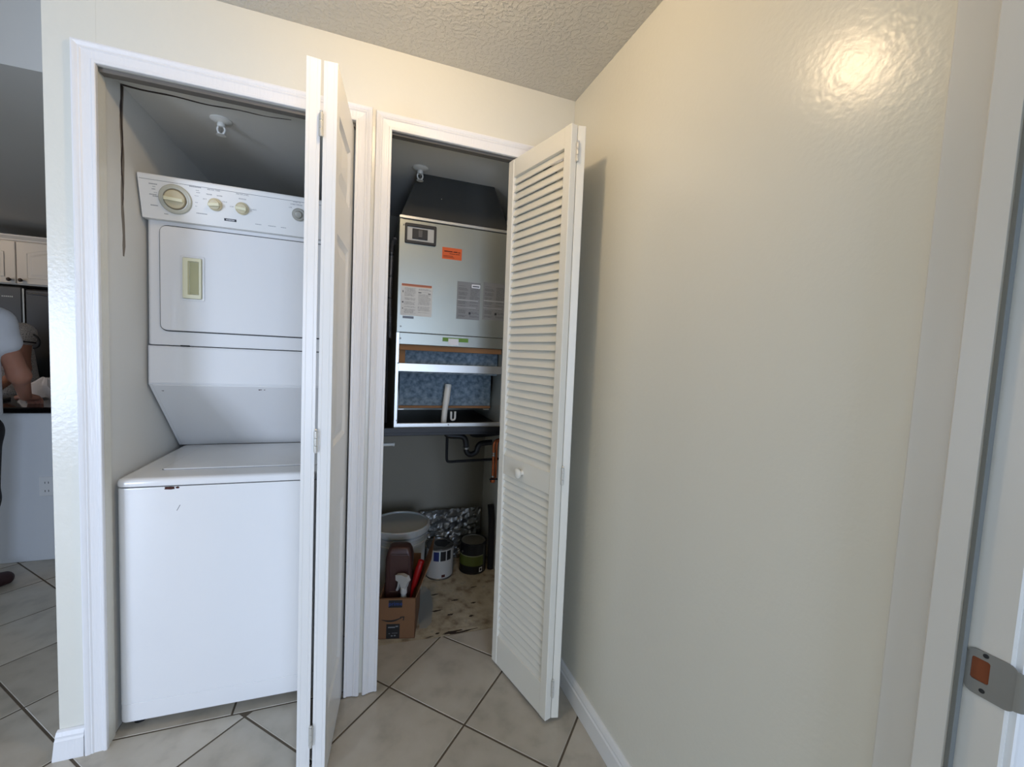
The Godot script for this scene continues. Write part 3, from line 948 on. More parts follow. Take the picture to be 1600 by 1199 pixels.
func controls(con: Node3D) -> void:
	var ex := Vector3.RIGHT
	var tu := Vector3(0, 0.96725, 0.25382)
	var n := Vector3(0, -0.25382, 0.96725)
	var O := Vector3(-0.8, 1.797, -0.262)
	var face := Basis(ex, tu, n)
	var turned := Basis(ex, n, -tu)
	var put := func(u: float, v: float, h := 0.0) -> Vector3:
		return O + ex * u + tu * v + n * h
	# main dial: clear ring, almond cap with a grip bar
	var at: Vector3 = put.call(0.102, 0.075)
	var dial := part(con, "timer_dial", lathem([[0.0, -0.002], [0.051, -0.002], [0.051, 0.003], [0.048, 0.007], [0.041, 0.009], [0.036, 0.008], [0.0345, 0.004], [0.0, 0.004]], 40, Transform3D(turned, at)), M.clear_ring, "large almond timer dial in a clear ring")
	part(dial, "dial_rim", lathem([[0.030, 0.003], [0.0345, 0.003], [0.0345, 0.0095], [0.0325, 0.011], [0.030, 0.0105]], 36, Transform3D(turned, at)), M.almond_dark)
	part(dial, "dial_cap", lathem([[0.0, 0.003], [0.031, 0.003], [0.031, 0.012], [0.028, 0.014], [0.0, 0.0145]], 36, Transform3D(turned, at)), M.almond)
	part(dial, "grip", boxm(Vector3(-0.029, -0.0065, 0.010), Vector3(0.029, 0.0065, 0.027), 0.002, Transform3D(Basis(n, -0.06) * face, at)), M.cream)
	for k in [[0.226, 0.0765, 0.12, "water temperature knob"], [0.313, 0.076, -0.08, "water level knob"]]:
		at = put.call(k[0], k[1])
		var kb := part(con, "selector_knob", lathem([[0.0, -0.001], [0.0225, -0.001], [0.0225, 0.006], [0.020, 0.009], [0.017, 0.010], [0.016, 0.015], [0.0, 0.016]], 30, Transform3D(turned, at)), M.almond)
		part(kb, "grip", boxm(Vector3(-0.019, -0.006, 0.008), Vector3(0.017, 0.006, 0.026), 0.0018, Transform3D(Basis(n, k[2]) * face, at)), M.cream)
	at = put.call(0.507, 0.083)
	part(con, "start_knob", lathem([[0.0, -0.001], [0.024, -0.001], [0.024, 0.008], [0.0215, 0.0105], [0.014, 0.011], [0.0125, 0.019], [0.0105, 0.0205], [0.0, 0.021]], 30, Transform3D(turned, at)), M.grey_knob, "grey push button knob of the dryer")
	# badge
	at = put.call(0.2705, 0.0285)
	var badge := part(con, "badge", boxm(Vector3(-0.020, -0.0045, -0.0005), Vector3(0.020, 0.0045, 0.001), 0.0003, Transform3D(face, at)), M.dark_print, "small black nameplate")
	part(badge, "lettering", text_mesh("KENMORE", 0.0043, true), M.white_print, "", Transform3D(face, at + n * 0.0011))
	# printed words round the knobs, and lines too small to read
	for t in [["WATER TEMP", 0.224, 0.1265, 0.0052], ["HOT", 0.193, 0.091, 0.0045], ["WARM", 0.208, 0.1095, 0.0045], ["WARM", 0.241, 0.1095, 0.0045], ["COLD", 0.256, 0.091, 0.0045], ["WATER LEVEL", 0.316, 0.1265, 0.0052], ["MEDIUM", 0.315, 0.1105, 0.0045], ["LOW", 0.278, 0.078, 0.0045], ["HIGH", 0.352, 0.078, 0.0045], ["PUSH TO", 0.501, 0.1285, 0.0048], ["START DRYER", 0.499, 0.119, 0.0052], ["OFF", 0.478, 0.106, 0.0048]]:
		part(con, "lettering", text_mesh(t[0], t[3]), M.print, "", Transform3D(face, put.call(t[1], t[2], 0.0003)))
	var s := Shape.new()
	for d in [[0.039, 0.117, 0.024, 0.0032], [0.041, 0.1085, 0.008, 0.002], [0.039, 0.1, 0.01, 0.003], [0.044, 0.089, 0.010, 0.0014], [0.036, 0.0815, 0.022, 0.003], [0.042, 0.0765, 0.016, 0.003], [0.036, 0.045, 0.022, 0.0032], [0.069, 0.0205, 0.012, 0.003], [0.166, 0.128, 0.036, 0.0032], [0.172, 0.117, 0.01, 0.0018], [0.174, 0.110, 0.012, 0.0018], [0.168, 0.098, 0.012, 0.0014], [0.166, 0.075, 0.008, 0.0014], [0.164, 0.062, 0.006, 0.0014], [0.180, 0.038, 0.034, 0.003], [0.364, 0.0265, 0.02, 0.0022], [0.411, 0.0265, 0.026, 0.0022], [0.451, 0.0265, 0.018, 0.0022]]:
		var u0: float = d[0] - d[2] / 2
		while u0 < d[0] + d[2] / 2:
			var u1: float = minf(u0 + 0.0022, d[0] + d[2] / 2)
			s.box(Vector3(u0, d[1] - d[3] / 2, -0.0002), Vector3(u1, d[1] + d[3] / 2, 0.0003), 0.00005, Transform3D(face, O))
			u0 += 0.0031
	part(con, "fine_print", s.done(), M.print).set_meta("kind", "stuff")
	part(con, "top_line", boxm(Vector3(0.0, 0.1302, -0.0003), Vector3(0.684, 0.1316, 0.0004), 0.0001, Transform3D(face, O)), M.print)

# ---------------------------------------------------------------- panelled bifold door
func leaf_frame(W: float, T: float, H: float, fields: Array) -> ArrayMesh:
	# x along the leaf, y up, z = 0 at the hall face; fields are recessed 4 mm on both faces
	var d := 0.009
	var s := Shape.new()
	s.box(Vector3(0.0, 0, -T + d), Vector3(W, H, -d), 0.0005)
	for zz in [[-d, 0.0], [-T, -T + d]]:
		var z0: float = zz[0]
		var z1: float = zz[1]
		var a: float = fields[0][0]
		var b: float = fields[0][1]
		s.box(Vector3(0, 0, z0), Vector3(a, H, z1), 0.0008)
		s.box(Vector3(b, 0, z0), Vector3(W, H, z1), 0.0008)
		var y := 0.0
		for f in fields:
			s.box(Vector3(a - 0.0005, y, z0), Vector3(b + 0.0005, f[2], z1), 0.0008)
			y = f[3]
		s.box(Vector3(a - 0.0005, y, z0), Vector3(b + 0.0005, H, z1), 0.0008)
	return s.done()

func raised(x0: float, x1: float, y0: float, y1: float, z: float, dir: float) -> ArrayMesh:
	var s := Shape.new()
	var ring := func(inset: float, zz: float) -> PackedVector3Array:
		return PackedVector3Array([Vector3(x0 + inset, y0 + inset, z + dir * zz), Vector3(x1 - inset, y0 + inset, z + dir * zz), Vector3(x1 - inset, y1 - inset, z + dir * zz), Vector3(x0 + inset, y1 - inset, z + dir * zz)])
	s.loft([ring.call(0.0, -0.002), ring.call(0.0, 0.0085), ring.call(0.012, 0.0012), ring.call(0.017, 0.0008), ring.call(0.050, 0.0080), ring.call(0.053, 0.0083)], 0.97)
	return s.done()

func leaf_xf(o: Vector3, x: Vector3) -> Transform3D:
	x = x.normalized()
	return Transform3D(Basis(x, Vector3.UP, x.cross(Vector3.UP)), o)

func hinge_mesh() -> ArrayMesh:
	var s := Shape.new()
	for k in 3:
		s.lathe([[0.0, -0.032 + k * 0.0215], [0.0042, -0.032 + k * 0.0215], [0.0046, -0.031 + k * 0.0215], [0.0046, -0.0125 + k * 0.0215], [0.0042, -0.0115 + k * 0.0215], [0.0, -0.0115 + k * 0.0215]], 12)
	s.lathe([[0.0, 0.0325], [0.0035, 0.0325], [0.0045, 0.035], [0.002, 0.038], [0.0, 0.038]], 12)
	s.box(Vector3(-0.0065, -0.03, -0.0045), Vector3(-0.002, 0.03, -0.003), 0.0004)
	s.box(Vector3(0.002, -0.03, -0.0045), Vector3(0.0065, 0.03, -0.003), 0.0004)
	return s.done()

func panel_door() -> void:
	var d := Node3D.new()
	d.name = "door_1"
	add_child(d)
	d.position = Vector3(-0.164, 0.012, 0.34)
	d.set_meta("kind", "structure")
	tag(d, "white panelled bifold door folded open in front of the washer, seen edge on", "door")
	var back := Transform3D(Basis(), -d.position)
	var W := 0.362
	var T := 0.0365
	var H := 2.132
	var f2 := [[0.042, 0.268, 0.205, 0.815], [0.042, 0.268, 1.045, 1.68], [0.042, 0.268, 1.825, 2.012]]
	var f1 := [[0.094, 0.320, 0.205, 0.815], [0.094, 0.320, 1.045, 1.68], [0.094, 0.320, 1.825, 2.012]]
	var x2 := leaf_xf(Vector3(-0.1245, 0.012, 0.34), Vector3(0.037, 0, -0.36))
	var x1 := leaf_xf(Vector3(-0.241, 0.012, -0.02), Vector3(0.037, 0, 0.36))
	for k in 2:
		var fs: Array = [f1, f2][k]
		var leaf := part(d, "door_leaf", leaf_frame(W, T, H, fs), M.door_paint, "", back * [x1, x2][k])
		for f in fs:
			part(leaf, "raised_panel", raised(f[0], f[1], f[2], f[3], -0.009, 1), M.door_paint)
			part(leaf, "raised_panel", raised(f[0], f[1], f[2], f[3], -T + 0.009, -1), M.door_paint)
	var hm := hinge_mesh()
	for y in [0.16, 1.071, 1.958]:
		part(d, "hinge", hm, M.hinge_painted, "", Transform3D(Basis(), Vector3(-0.0005, y, 0.0045)))

# ---------------------------------------------------------------- louvered bifold door
func louver_door() -> void:
	var d := Node3D.new()
	d.name = "door_2"
	add_child(d)
	d.transform = Transform3D(Basis(Vector3.BACK, 0.0115), Vector3(0.65, 0.012, 0.336))
	d.set_meta("kind", "structure")
	tag(d, "cream louvered bifold door folded open against the right wall", "door")
	var back := Transform3D(Basis(), -Vector3(0.65, 0.012, 0.336))
	var W := 0.376
	var T := 0.028
	var H := 2.136
	var st := 0.036
	var rails := [[0.0, 0.128], [0.850, 0.932], [2.066, H]]
	var s := Shape.new()
	s.box(Vector3(0, 0, -T), Vector3(st, H, 0), 0.002)
	s.box(Vector3(W - st, 0, -T), Vector3(W, H, 0), 0.002)
	for r in rails:
		s.box(Vector3(st - 0.001, r[0], -T + 0.002), Vector3(W - st + 0.001, r[1], -0.0015), 0.0015)
	var frame := s.done()
	# one slat: rounded edges, hall edge low
	s = Shape.new()
	var half := 0.0178
	var slat := PackedVector2Array()
	for k in 6:
		var a := -PI / 2 + PI * k / 5
		slat.append(Vector2(half - 0.0035 + 0.0035 * cos(a), 0.0035 * sin(a)))
	for k in 6:
		var a := PI / 2 + PI * k / 5
		slat.append(Vector2(-half + 0.0035 + 0.0035 * cos(a), 0.0035 * sin(a)))
	var lay := Basis(Vector3(0, 0, 1), Vector3(0, 1, 0), Vector3(-1, 0, 0))
	s.prism(slat, -(W - st), -st, Transform3D(lay, Vector3.ZERO), 0.6)
	var slat_mesh := s.done()
	var tilt := Basis(Vector3.RIGHT, 1.18)
	var x1 := leaf_xf(Vector3(0.5275, 0.012, -0.0205), Vector3(0.0965, 0, 0.3625))
	var x2 := leaf_xf(Vector3(0.6785, 0.012, 0.343), Vector3(0.25, 0, -0.968))
	for k in 2:
		var leaf := part(d, "door_leaf", frame, M.louver_paint, "", back * [x1, x2][k])
		var y := 0.128 + 0.013
		while y < 0.850:
			part(leaf, "slat", slat_mesh, M.louver_paint, "", Transform3D(tilt, Vector3(0, y, -T / 2)))
			y += 0.0317
		y = 0.932 + 0.012
		while y < 2.066:
			part(leaf, "slat", slat_mesh, M.louver_paint, "", Transform3D(tilt, Vector3(0, y, -T / 2)))
			y += 0.0317
		if k == 0:
			part(leaf, "knob", lathem([[0.0, -0.001], [0.011, -0.001], [0.009, 0.006], [0.010, 0.011], [0.017, 0.015], [0.0200, 0.020], [0.0195, 0.025], [0.014, 0.029], [0.0, 0.030]], 24, Transform3D(Basis(Vector3(1, 0, 0), Vector3(0, 0, 1), Vector3(0, -1, 0)), Vector3(0.171, 0.888, 0))), M.louver_paint, "round white wooden knob")
	var hm := hinge_mesh()
	for y in [0.12, 0.925, 2.046]:
		part(d, "hinge", hm, M.hinge_painted, "", Transform3D(Basis(Vector3.UP, 0.0), Vector3(0.0005, y, 0.006)))

# ---------------------------------------------------------------- air handler closet
func air_closet() -> void:
	# shelf and drain pan that carry the unit
	var sh := thing("equipment_shelf", "black shelf and drain pan carrying the air handler", "shelf", Vector3(0.40, 0.96, -0.72))
	var w := Transform3D(Basis(), -sh.position)
	part(sh, "shelf_board", boxm(Vector3(0.036, 0.955, ZB + 0.002), Vector3(XR - 0.002, 0.974, -0.355), 0.002), M.black_plastic, "", w)
	var s := Shape.new()
	s.box(Vector3(0.045, 0.974, -1.04), Vector3(0.70, 0.980, -0.335), 0.002)
	for b in [[0.045, 0.70, -0.337, -0.331], [0.045, 0.70, -1.04, -1.034], [0.045, 0.051, -1.04, -0.331], [0.694, 0.70, -1.04, -0.331]]:
		s.box(Vector3(b[0], 0.974, b[2]), Vector3(b[1], 0.9975, b[3]), 0.001)
	part(sh, "drain_pan", s.done(), M.black_plastic, "", w)
	handler()
	plenum()
	conduits()
	piping()
	stored()

func handler() -> void:
	var P := Vector3(0.367, 0.981, -0.6)
	var o := thing("air_handler", "grey metal air handler with stickers and an open filter bay", "air handler", P)
	var w := Transform3D(Basis(), -P)
	var x0 := 0.103
	var x1 := 0.636
	var zf := -0.35
	var zb := -0.90
	var s := Shape.new()
	s.box(Vector3(x0, 0.981, zb), Vector3(x0 + 0.014, 1.958, zf - 0.001), 0.001)
	s.box(Vector3(x1 - 0.014, 0.981, zb), Vector3(x1, 1.958, zf - 0.001), 0.001)
	s.box(Vector3(x0, 0.981, zb), Vector3(x1, 1.958, zb + 0.012), 0.001)
	s.box(Vector3(x0, 0.981, zb), Vector3(x1, 0.999, zf - 0.0005), 0.001)
	part(o, "cabinet", s.done(), M.galvanized, "", w)
	part(o, "bottom_flange", boxm(Vector3(x0, 0.998, zf - 0.012), Vector3(x1, 1.0165, zf + 0.001), 0.0015), M.bright_flange, "", w)
	part(o, "side_flange", boxm(Vector3(x0 - 0.001, 0.998, zf - 0.004), Vector3(x0 + 0.014, 1.442, zf + 0.0012), 0.0012), M.bright_flange, "", w)
	part(o, "side_flange", boxm(Vector3(x1 - 0.014, 0.998, zf - 0.004), Vector3(x1 + 0.001, 1.442, zf + 0.0012), 0.0012), M.bright_flange, "", w)
	part(o, "top_flange", boxm(Vector3(x0 - 0.002, 1.9595, zb), Vector3(x1 + 0.002, 1.9735, zf + 0.003), 0.002), M.bright_flange, "", w)
	var pan := part(o, "access_panel", boxm(Vector3(x0 - 0.0005, 1.4435, zf - 0.02), Vector3(x1, 1.956, zf + 0.001), 0.002), M.galvanized, "", w)
	part(o, "lower_plate", boxm(Vector3(x0 + 0.014, 1.389, zf - 0.008), Vector3(x1 - 0.014, 1.4415, zf - 0.001), 0.001), M.galvanized, "", w)
	for q in [[0.121, 1.47], [0.121, 1.415], [0.115, 1.30], [0.115, 1.03], [0.36, 1.008], [0.122, 1.93]]:
		part(pan if q[1] > 1.45 else o, "screw", lathem([[0.0, 0.0], [0.004, 0.0], [0.004, 0.002], [0.0025, 0.003], [0.0, 0.003]], 6, (Transform3D() if q[1] > 1.45 else w) * Transform3D(Basis(Vector3(1, 0, 0), Vector3(0, 0, 1), Vector3(0, -1, 0)), Vector3(q[0], q[1], zf + 0.001))), M.nickel)
	# breaker window
	s = Shape.new()
	var bez := part(pan, "breaker_window", boxm(Vector3(0.138, 1.864, zf + 0.001), Vector3(0.260, 1.926, zf + 0.003), 0.0005), M.window_clear, "clear breaker window in a black bezel")
	s.loft([rrect(0.198, 1.8945, 0.142, 0.090, 0.006, zf), rrect(0.198, 1.8945, 0.142, 0.090, 0.006, zf + 0.008), rrect(0.198, 1.8945, 0.138, 0.086, 0.005, zf + 0.0105), rrect(0.198, 1.8945, 0.124, 0.064, 0.003, zf + 0.0105), rrect(0.198, 1.8945, 0.121, 0.061, 0.003, zf + 0.002)], 0.8, false, false)
	# close the ring behind
	part(bez, "bezel", s.done(), M.black_plastic)
	part(bez, "breaker", boxm(Vector3(0.160, 1.872, zf + 0.003), Vector3(0.229, 1.918, zf + 0.0085), 0.002), M.black_plastic)
	part(bez, "breaker", boxm(Vector3(0.185, 1.879, zf + 0.0085), Vector3(0.206, 1.912, zf + 0.0125), 0.0015), M.fridge_dark)
	# labels, flat print on the panel
	var lab := part(pan, "orange_label", boxm(Vector3(0.300, 1.8, zf + 0.001), Vector3(0.394, 1.854, zf + 0.0016), 0.0002), M.orange_label, "small orange label")
	s = Shape.new()
	for r in [[0.309, 0.349, 1.834, 0.004], [0.353, 0.372, 1.834, 0.004], [0.375, 0.386, 1.834, 0.003], [0.335, 0.362, 1.825, 0.0022], [0.364, 0.384, 1.825, 0.0022], [0.305, 0.352, 1.814, 0.0018], [0.305, 0.358, 1.808, 0.0018]]:
		s.box(Vector3(r[0], r[2], zf + 0.0014), Vector3(r[1], r[2] + r[3], zf + 0.0018), 0.0001)
	part(lab, "fine_print", s.done(), M.rust).set_meta("kind", "stuff")
	flat_label(pan, "instruction_sticker", 0.117, 0.2605, 1.522, 1.667, zf + 0.0012, M.sticker, "white instruction sticker with an orange top band")
	part(pan, "barcode_tag", boxm(Vector3(0.128, 1.508, zf + 0.001), Vector3(0.178, 1.519, zf + 0.0016), 0.0002), M.fridge_dark)
	flat_label(pan, "rating_label", 0.378, 0.493, 1.524, 1.703, zf + 0.0012, M.sticker_grey, "grey rating label")
	flat_label(pan, "wiring_label", 0.508, 0.626, 1.53, 1.711, zf + 0.0012, M.sticker_grey, "grey wiring diagram label")
	part(pan, "serial_sticker", boxm(Vector3(0.449, 1.677, zf + 0.0012), Vector3(0.491, 1.694, zf + 0.002), 0.0002), M.white_print)
	part(pan, "serial_print", boxm(Vector3(0.4535, 1.6815, zf + 0.0016), Vector3(0.4865, 1.6885, zf + 0.0022), 0.0001), M.print)
	var gl := part(o, "green_label", boxm(Vector3(0.317, 1.412, zf - 0.001), Vector3(0.443, 1.431, zf - 0.0004), 0.0002), M.green_label, "green and white label", w)
	part(gl, "label_field", boxm(Vector3(0.345, 1.396, zf - 0.0008), Vector3(0.395, 1.4265, zf), 0.0002), M.white_print)
	# filter bay: cardboard-edged filter behind a cross rail, coil slab below
	s = Shape.new()
	s.box(Vector3(x0 + 0.016, 1.362, zf - 0.06), Vector3(x1 - 0.016, 1.388, zf - 0.012), 0.001)
	s.box(Vector3(x0 + 0.016, 1.262, zf - 0.06), Vector3(x0 + 0.045, 1.362, zf - 0.03), 0.001)
	part(o, "filter_frame", s.done(), M.cardboard, "brown cardboard edge of the air filter", w)
	part(o, "air_filter", boxm(Vector3(x0 + 0.018, 1.25, zf - 0.085), Vector3(x1 - 0.018, 1.372, zf - 0.062), 0.002), M.filter_blue, "", w)
	part(o, "cross_rail", boxm(Vector3(x0 + 0.010, 1.262, zf - 0.018), Vector3(x1 - 0.010, 1.3005, zf + 0.0005), 0.0015), M.bright_flange, "", w)
	part(o, "air_filter", boxm(Vector3(x0 + 0.03, 1.085, zf - 0.145), Vector3(x1 - 0.03, 1.262, zf - 0.125), 0.002, ), M.filter_blue, "", w)
	part(o, "filter_frame", boxm(Vector3(x0 + 0.03, 1.073, zf - 0.146), Vector3(x1 - 0.03, 1.085, zf - 0.12), 0.001), M.cardboard, "", w)
	part(o, "bay_floor", boxm(Vector3(x0 + 0.014, 0.999, zb + 0.012), Vector3(x1 - 0.014, 1.006, zf - 0.013), 0.001), M.black_plastic, "", w)
	for x in [0.128, 0.565]:
		part(o, "clip", boxm(Vector3(x, 1.068, zf - 0.115), Vector3(x + 0.028, 1.0715, zf - 0.10), 0.0005), M.bright_flange, "", w)
	# white drain stub and its open hook, in front of the filter
	part(o, "drain_pipe", tubem(smooth_path([Vector3(0.352, 1.006, -0.43), Vector3(0.355, 1.06, -0.43), Vector3(0.362, 1.12, -0.432), Vector3(0.367, 1.17, -0.434), Vector3(0.370, 1.20, -0.436)], 4), [0.0145, 0.0145, 0.0145, 0.0145, 0.0145, 0.0145, 0.0145, 0.0165, 0.0165, 0.0165, 0.0165, 0.0165, 0.0165, 0.0165, 0.0165, 0.0165, 0.0150], 16), M.pvc, "white plastic drain pipe", w)
	var hook := []
	for k in 13:
		var a := PI + PI * k / 12
		hook.append(Vector3(0.398 + 0.010 * cos(a), 1.030 + 0.012 * sin(a), -0.425))
	hook.push_front(Vector3(0.388, 1.062, -0.425))
	hook.append(Vector3(0.408, 1.062, -0.425))
	part(o, "drain_hook", tubem(hook, 0.0055, 10), M.pvc, "", w)

func flat_label(parent: Node3D, called: String, x0: float, x1: float, y0: float, y1: float, z: float, m: Material, label: String) -> void:
	var s := Shape.new()
	s.quad(Vector3(x0, y0, z), Vector3(x1, y0, z), Vector3(x1, y1, z), Vector3(x0, y1, z))
	part(parent, called, s.done(), m, label)

func plenum() -> void:
	var s := Shape.new()
	var ring := func(y: float, x0: float, x1: float, z0: float, z1: float) -> PackedVector3Array:
		return PackedVector3Array([Vector3(x0, y, z1), Vector3(x1, y, z1), Vector3(x1, y, z0), Vector3(x0, y, z0)])
	s.loft([ring.call(1.9736, 0.113, 0.626, -0.89, -0.365), ring.call(1.99, 0.113, 0.626, -0.89, -0.365), ring.call(2.189, 0.186, 0.556, -0.85, -0.40)], 0.95)
	var o := part(self, "duct_plenum", s.done(), M.duct_board)
	tag(o, "dark tapered duct plenum rising from the air handler to the ceiling", "duct")
	part(o, "foil_fleck", boxm(Vector3(0.29, 2.078, -0.376), Vector3(0.294, 2.080, -0.3715), 0.0005), M.bright_flange)

func conduits() -> void:
	# ribbed flexible conduit and black cables in the gap left of the unit
	var path := smooth_path([Vector3(0.090, 1.86, -0.43), Vector3(0.086, 1.875, -0.415), Vector3(0.076, 1.84, -0.405), Vector3(0.074, 1.74, -0.40), Vector3(0.072, 1.62, -0.40), Vector3(0.076, 1.50, -0.41), Vector3(0.080, 1.42, -0.45)], 26)
	var rad := []
	for k in path.size():
		rad.append(0.0098 if k % 2 == 0 else 0.0078)
	var o := part(self, "flexible_conduit", tubem(path, rad, 10), M.fridge_dark)
	tag(o, "dark ribbed flexible conduit tied beside the air handler", "conduit")
	for y in [1.80, 1.70, 1.60]:
		part(o, "cable_tie", lathem([[0.0095, -0.0025], [0.0115, -0.0025], [0.0115, 0.0025], [0.0095, 0.0025]], 14, Transform3D(Basis(), Vector3(0.0735, y, -0.4005))), M.black_plastic)
	var c := part(self, "cable", tubem(smooth_path([Vector3(0.055, 2.185, -0.48), Vector3(0.052, 1.95, -0.45), Vector3(0.047, 1.80, -0.43), Vector3(0.052, 1.62, -0.425), Vector3(0.066, 1.46, -0.44), Vector3(0.072, 1.2, -0.47), Vector3(0.074, 1.0, -0.48)], 8), 0.006, 10), M.black_foam)
	tag(c, "black cable hanging behind the ribbed conduit", "cable")
	var r := part(self, "refrigerant_line", tubem(smooth_path([Vector3(0.082, 1.86, -0.56), Vector3(0.068, 1.84, -0.54), Vector3(0.062, 1.70, -0.52), Vector3(0.064, 1.30, -0.52), Vector3(0.066, 1.0, -0.52)], 8), 0.016, 12), M.black_foam)
	tag(r, "thick black insulated line running down left of the air handler", "pipe")

func piping() -> void:
	var z := -0.60
	var o := thing("drain_trap", "black drain pipe with a U trap hanging under the shelf", "pipe", Vector3(0.40, 0.955, z))
	var w := Transform3D(Basis(), -o.position)
	part(o, "trap_pipe", tubem(smooth_path([Vector3(0.395, 0.956, z), Vector3(0.397, 0.925, z), Vector3(0.412, 0.905, z), Vector3(0.45, 0.90, z), Vector3(0.487, 0.897, z), Vector3(0.507, 0.882, z), Vector3(0.515, 0.85, z), Vector3(0.518, 0.815, z), Vector3(0.533, 0.796, z), Vector3(0.555, 0.795, z), Vector3(0.575, 0.808, z), Vector3(0.584, 0.836, z), Vector3(0.60, 0.853, z), Vector3(0.64, 0.858, z), Vector3(0.665, 0.859, z)], 5), 0.0155, 14), M.black_plastic, "", w)
	part(o, "elbow", lathem([[0.0, -0.02], [0.023, -0.02], [0.024, 0.0], [0.023, 0.022], [0.0, 0.022]], 16, Transform3D(Basis(), Vector3(0.3955, 0.934, z))), M.black_plastic, "", w)
	part(o, "hose_clamp", lathem([[0.0150, -0.006], [0.0185, -0.006], [0.0185, 0.006], [0.0150, 0.006]], 18, Transform3D(Basis(Vector3.BACK, 0.08), Vector3(0.5165, 0.832, z))), M.steel, "silver hose clamp", w)
	part(o, "hose_clamp_screw", boxm(Vector3(0.503, 0.829, z + 0.015), Vector3(0.522, 0.838, z + 0.024), 0.001), M.steel, "", w)
	var t := part(self, "condensate_pipe", tubem(smooth_path([Vector3(0.412, 0.955, z - 0.03), Vector3(0.413, 0.88, z - 0.03), Vector3(0.414, 0.80, z - 0.03), Vector3(0.416, 0.762, z - 0.03), Vector3(0.428, 0.749, z - 0.03), Vector3(0.48, 0.749, z - 0.03), Vector3(0.60, 0.751, z - 0.03), Vector3(0.777, 0.754, z - 0.03)], 5), 0.0075, 10), M.black_foam)
	tag(t, "thin black pipe bent square beneath the U trap", "pipe")
	var l := part(self, "refrigerant_line", tubem(smooth_path([Vector3(0.53, 0.954, z - 0.06), Vector3(0.548, 0.912, z - 0.06), Vector3(0.57, 0.892, z - 0.06), Vector3(0.63, 0.890, z - 0.06), Vector3(0.70, 0.897, z - 0.06), Vector3(0.777, 0.905, z - 0.06)], 5), 0.012, 12), M.black_foam)
	tag(l, "black insulated line sloping under the shelf above the trap", "pipe")
	var c := thing("copper_pipe", "copper pipe stub with a shut-off valve beside the louvered door", "pipe", Vector3(0.683, 0.65, z))
	w = Transform3D(Basis(), -c.position)
	part(c, "pipe", tubem(smooth_path([Vector3(0.777, 0.879, z), Vector3(0.72, 0.876, z), Vector3(0.69, 0.868, z), Vector3(0.679, 0.848, z), Vector3(0.679, 0.80, z), Vector3(0.680, 0.70, z), Vector3(0.681, 0.655, z)], 5), 0.0075, 12), M.copper, "", w)
	part(c, "pipe", tubem(smooth_path([Vector3(0.777, 0.868, z - 0.02), Vector3(0.72, 0.862, z - 0.02), Vector3(0.703, 0.84, z - 0.02), Vector3(0.703, 0.72, z - 0.02), Vector3(0.703, 0.66, z - 0.02), Vector3(0.703, 0.645, z - 0.02)], 5), 0.0075, 12), M.copper, "", w)
	for y in [0.795, 0.783, 0.66]:
		part(c, "solder_ring", lathem([[0.0075, -0.004], [0.0095, -0.004], [0.0095, 0.004], [0.0075, 0.004]], 14, Transform3D(Basis(), Vector3(0.6798, y, z))), M.steel, "", w)
	part(c, "valve", lathem([[0.0, -0.016], [0.013, -0.016], [0.015, -0.008], [0.015, 0.004], [0.010, 0.010], [0.0, 0.010]], 8, Transform3D(Basis(), Vector3(0.681, 0.642, z))), M.copper, "", w)
	part(c, "valve_handle", boxm(Vector3(0.657, 0.643, z + 0.010), Vector3(0.706, 0.651, z + 0.017), 0.002), M.black_plastic, "", w)
	var b := part(self, "pipe_stub", tubem([Vector3(0.034, 0.884, -0.5), Vector3(0.112, 0.884, -0.5), Vector3(0.113, 0.884, -0.5), Vector3(0.120, 0.884, -0.5)], [0.0085, 0.0085, 0.0105, 0.0105], 14), M.pvc)
	tag(b, "short white plastic pipe stub on the closet wall under the shelf", "pipe")
	var k := part(self, "insulated_pipe", tubem(smooth_path([Vector3(0.755, 0.001, -0.80), Vector3(0.754, 0.12, -0.80), Vector3(0.752, 0.22, -0.80), Vector3(0.752, 0.32, -0.81), Vector3(0.754, 0.40, -0.85)], 6), 0.020, 12), M.black_foam)
	tag(k, "black insulated pipe end standing right of the green banded can", "pipe")

func stored() -> void:
	# translucent pail with a white lid
	var p := thing("plastic_bucket", "translucent white plastic bucket with its lid on, behind the carton", "bucket", Vector3(0.182, 0, -0.725))
	part(p, "pail", lathem([[0.0, -0.001], [0.128, -0.001], [0.132, 0.003], [0.145, 0.285], [0.152, 0.29], [0.152, 0.30], [0.147, 0.304], [0.148, 0.325], [0.154, 0.33], [0.154, 0.338], [0.149, 0.342], [0.150, 0.362], [0.0, 0.362]], 48), M.bucket_plastic)
	var lid := part(p, "lid", lathem([[0.0, 0.362], [0.150, 0.362], [0.162, 0.352], [0.165, 0.356], [0.165, 0.384], [0.161, 0.389], [0.154, 0.389], [0.151, 0.381], [0.146, 0.379], [0.0, 0.380]], 56), M.bucket_plastic)
	for k in 14:
		var a := TAU * k / 14
		part(lid, "pull_tab", boxm(Vector3(-0.003, 0.355, 0.164), Vector3(0.003, 0.372, 0.1668), 0.0008, Transform3D(Basis(Vector3.UP, a), Vector3.ZERO)), M.bucket_plastic)
	carton()
	# paint cans
	var c1 := can("white labelled paint can with blue and black panels and a smeared lid", Vector3(0.432, 0, -0.822), true)
	var c2 := can("dark paint can with an olive green band and a grey lid", Vector3(0.645, 0, -0.832), false)
	c1.rotation.y = 0.0
	c2.rotation.y = 0.0
	foil()

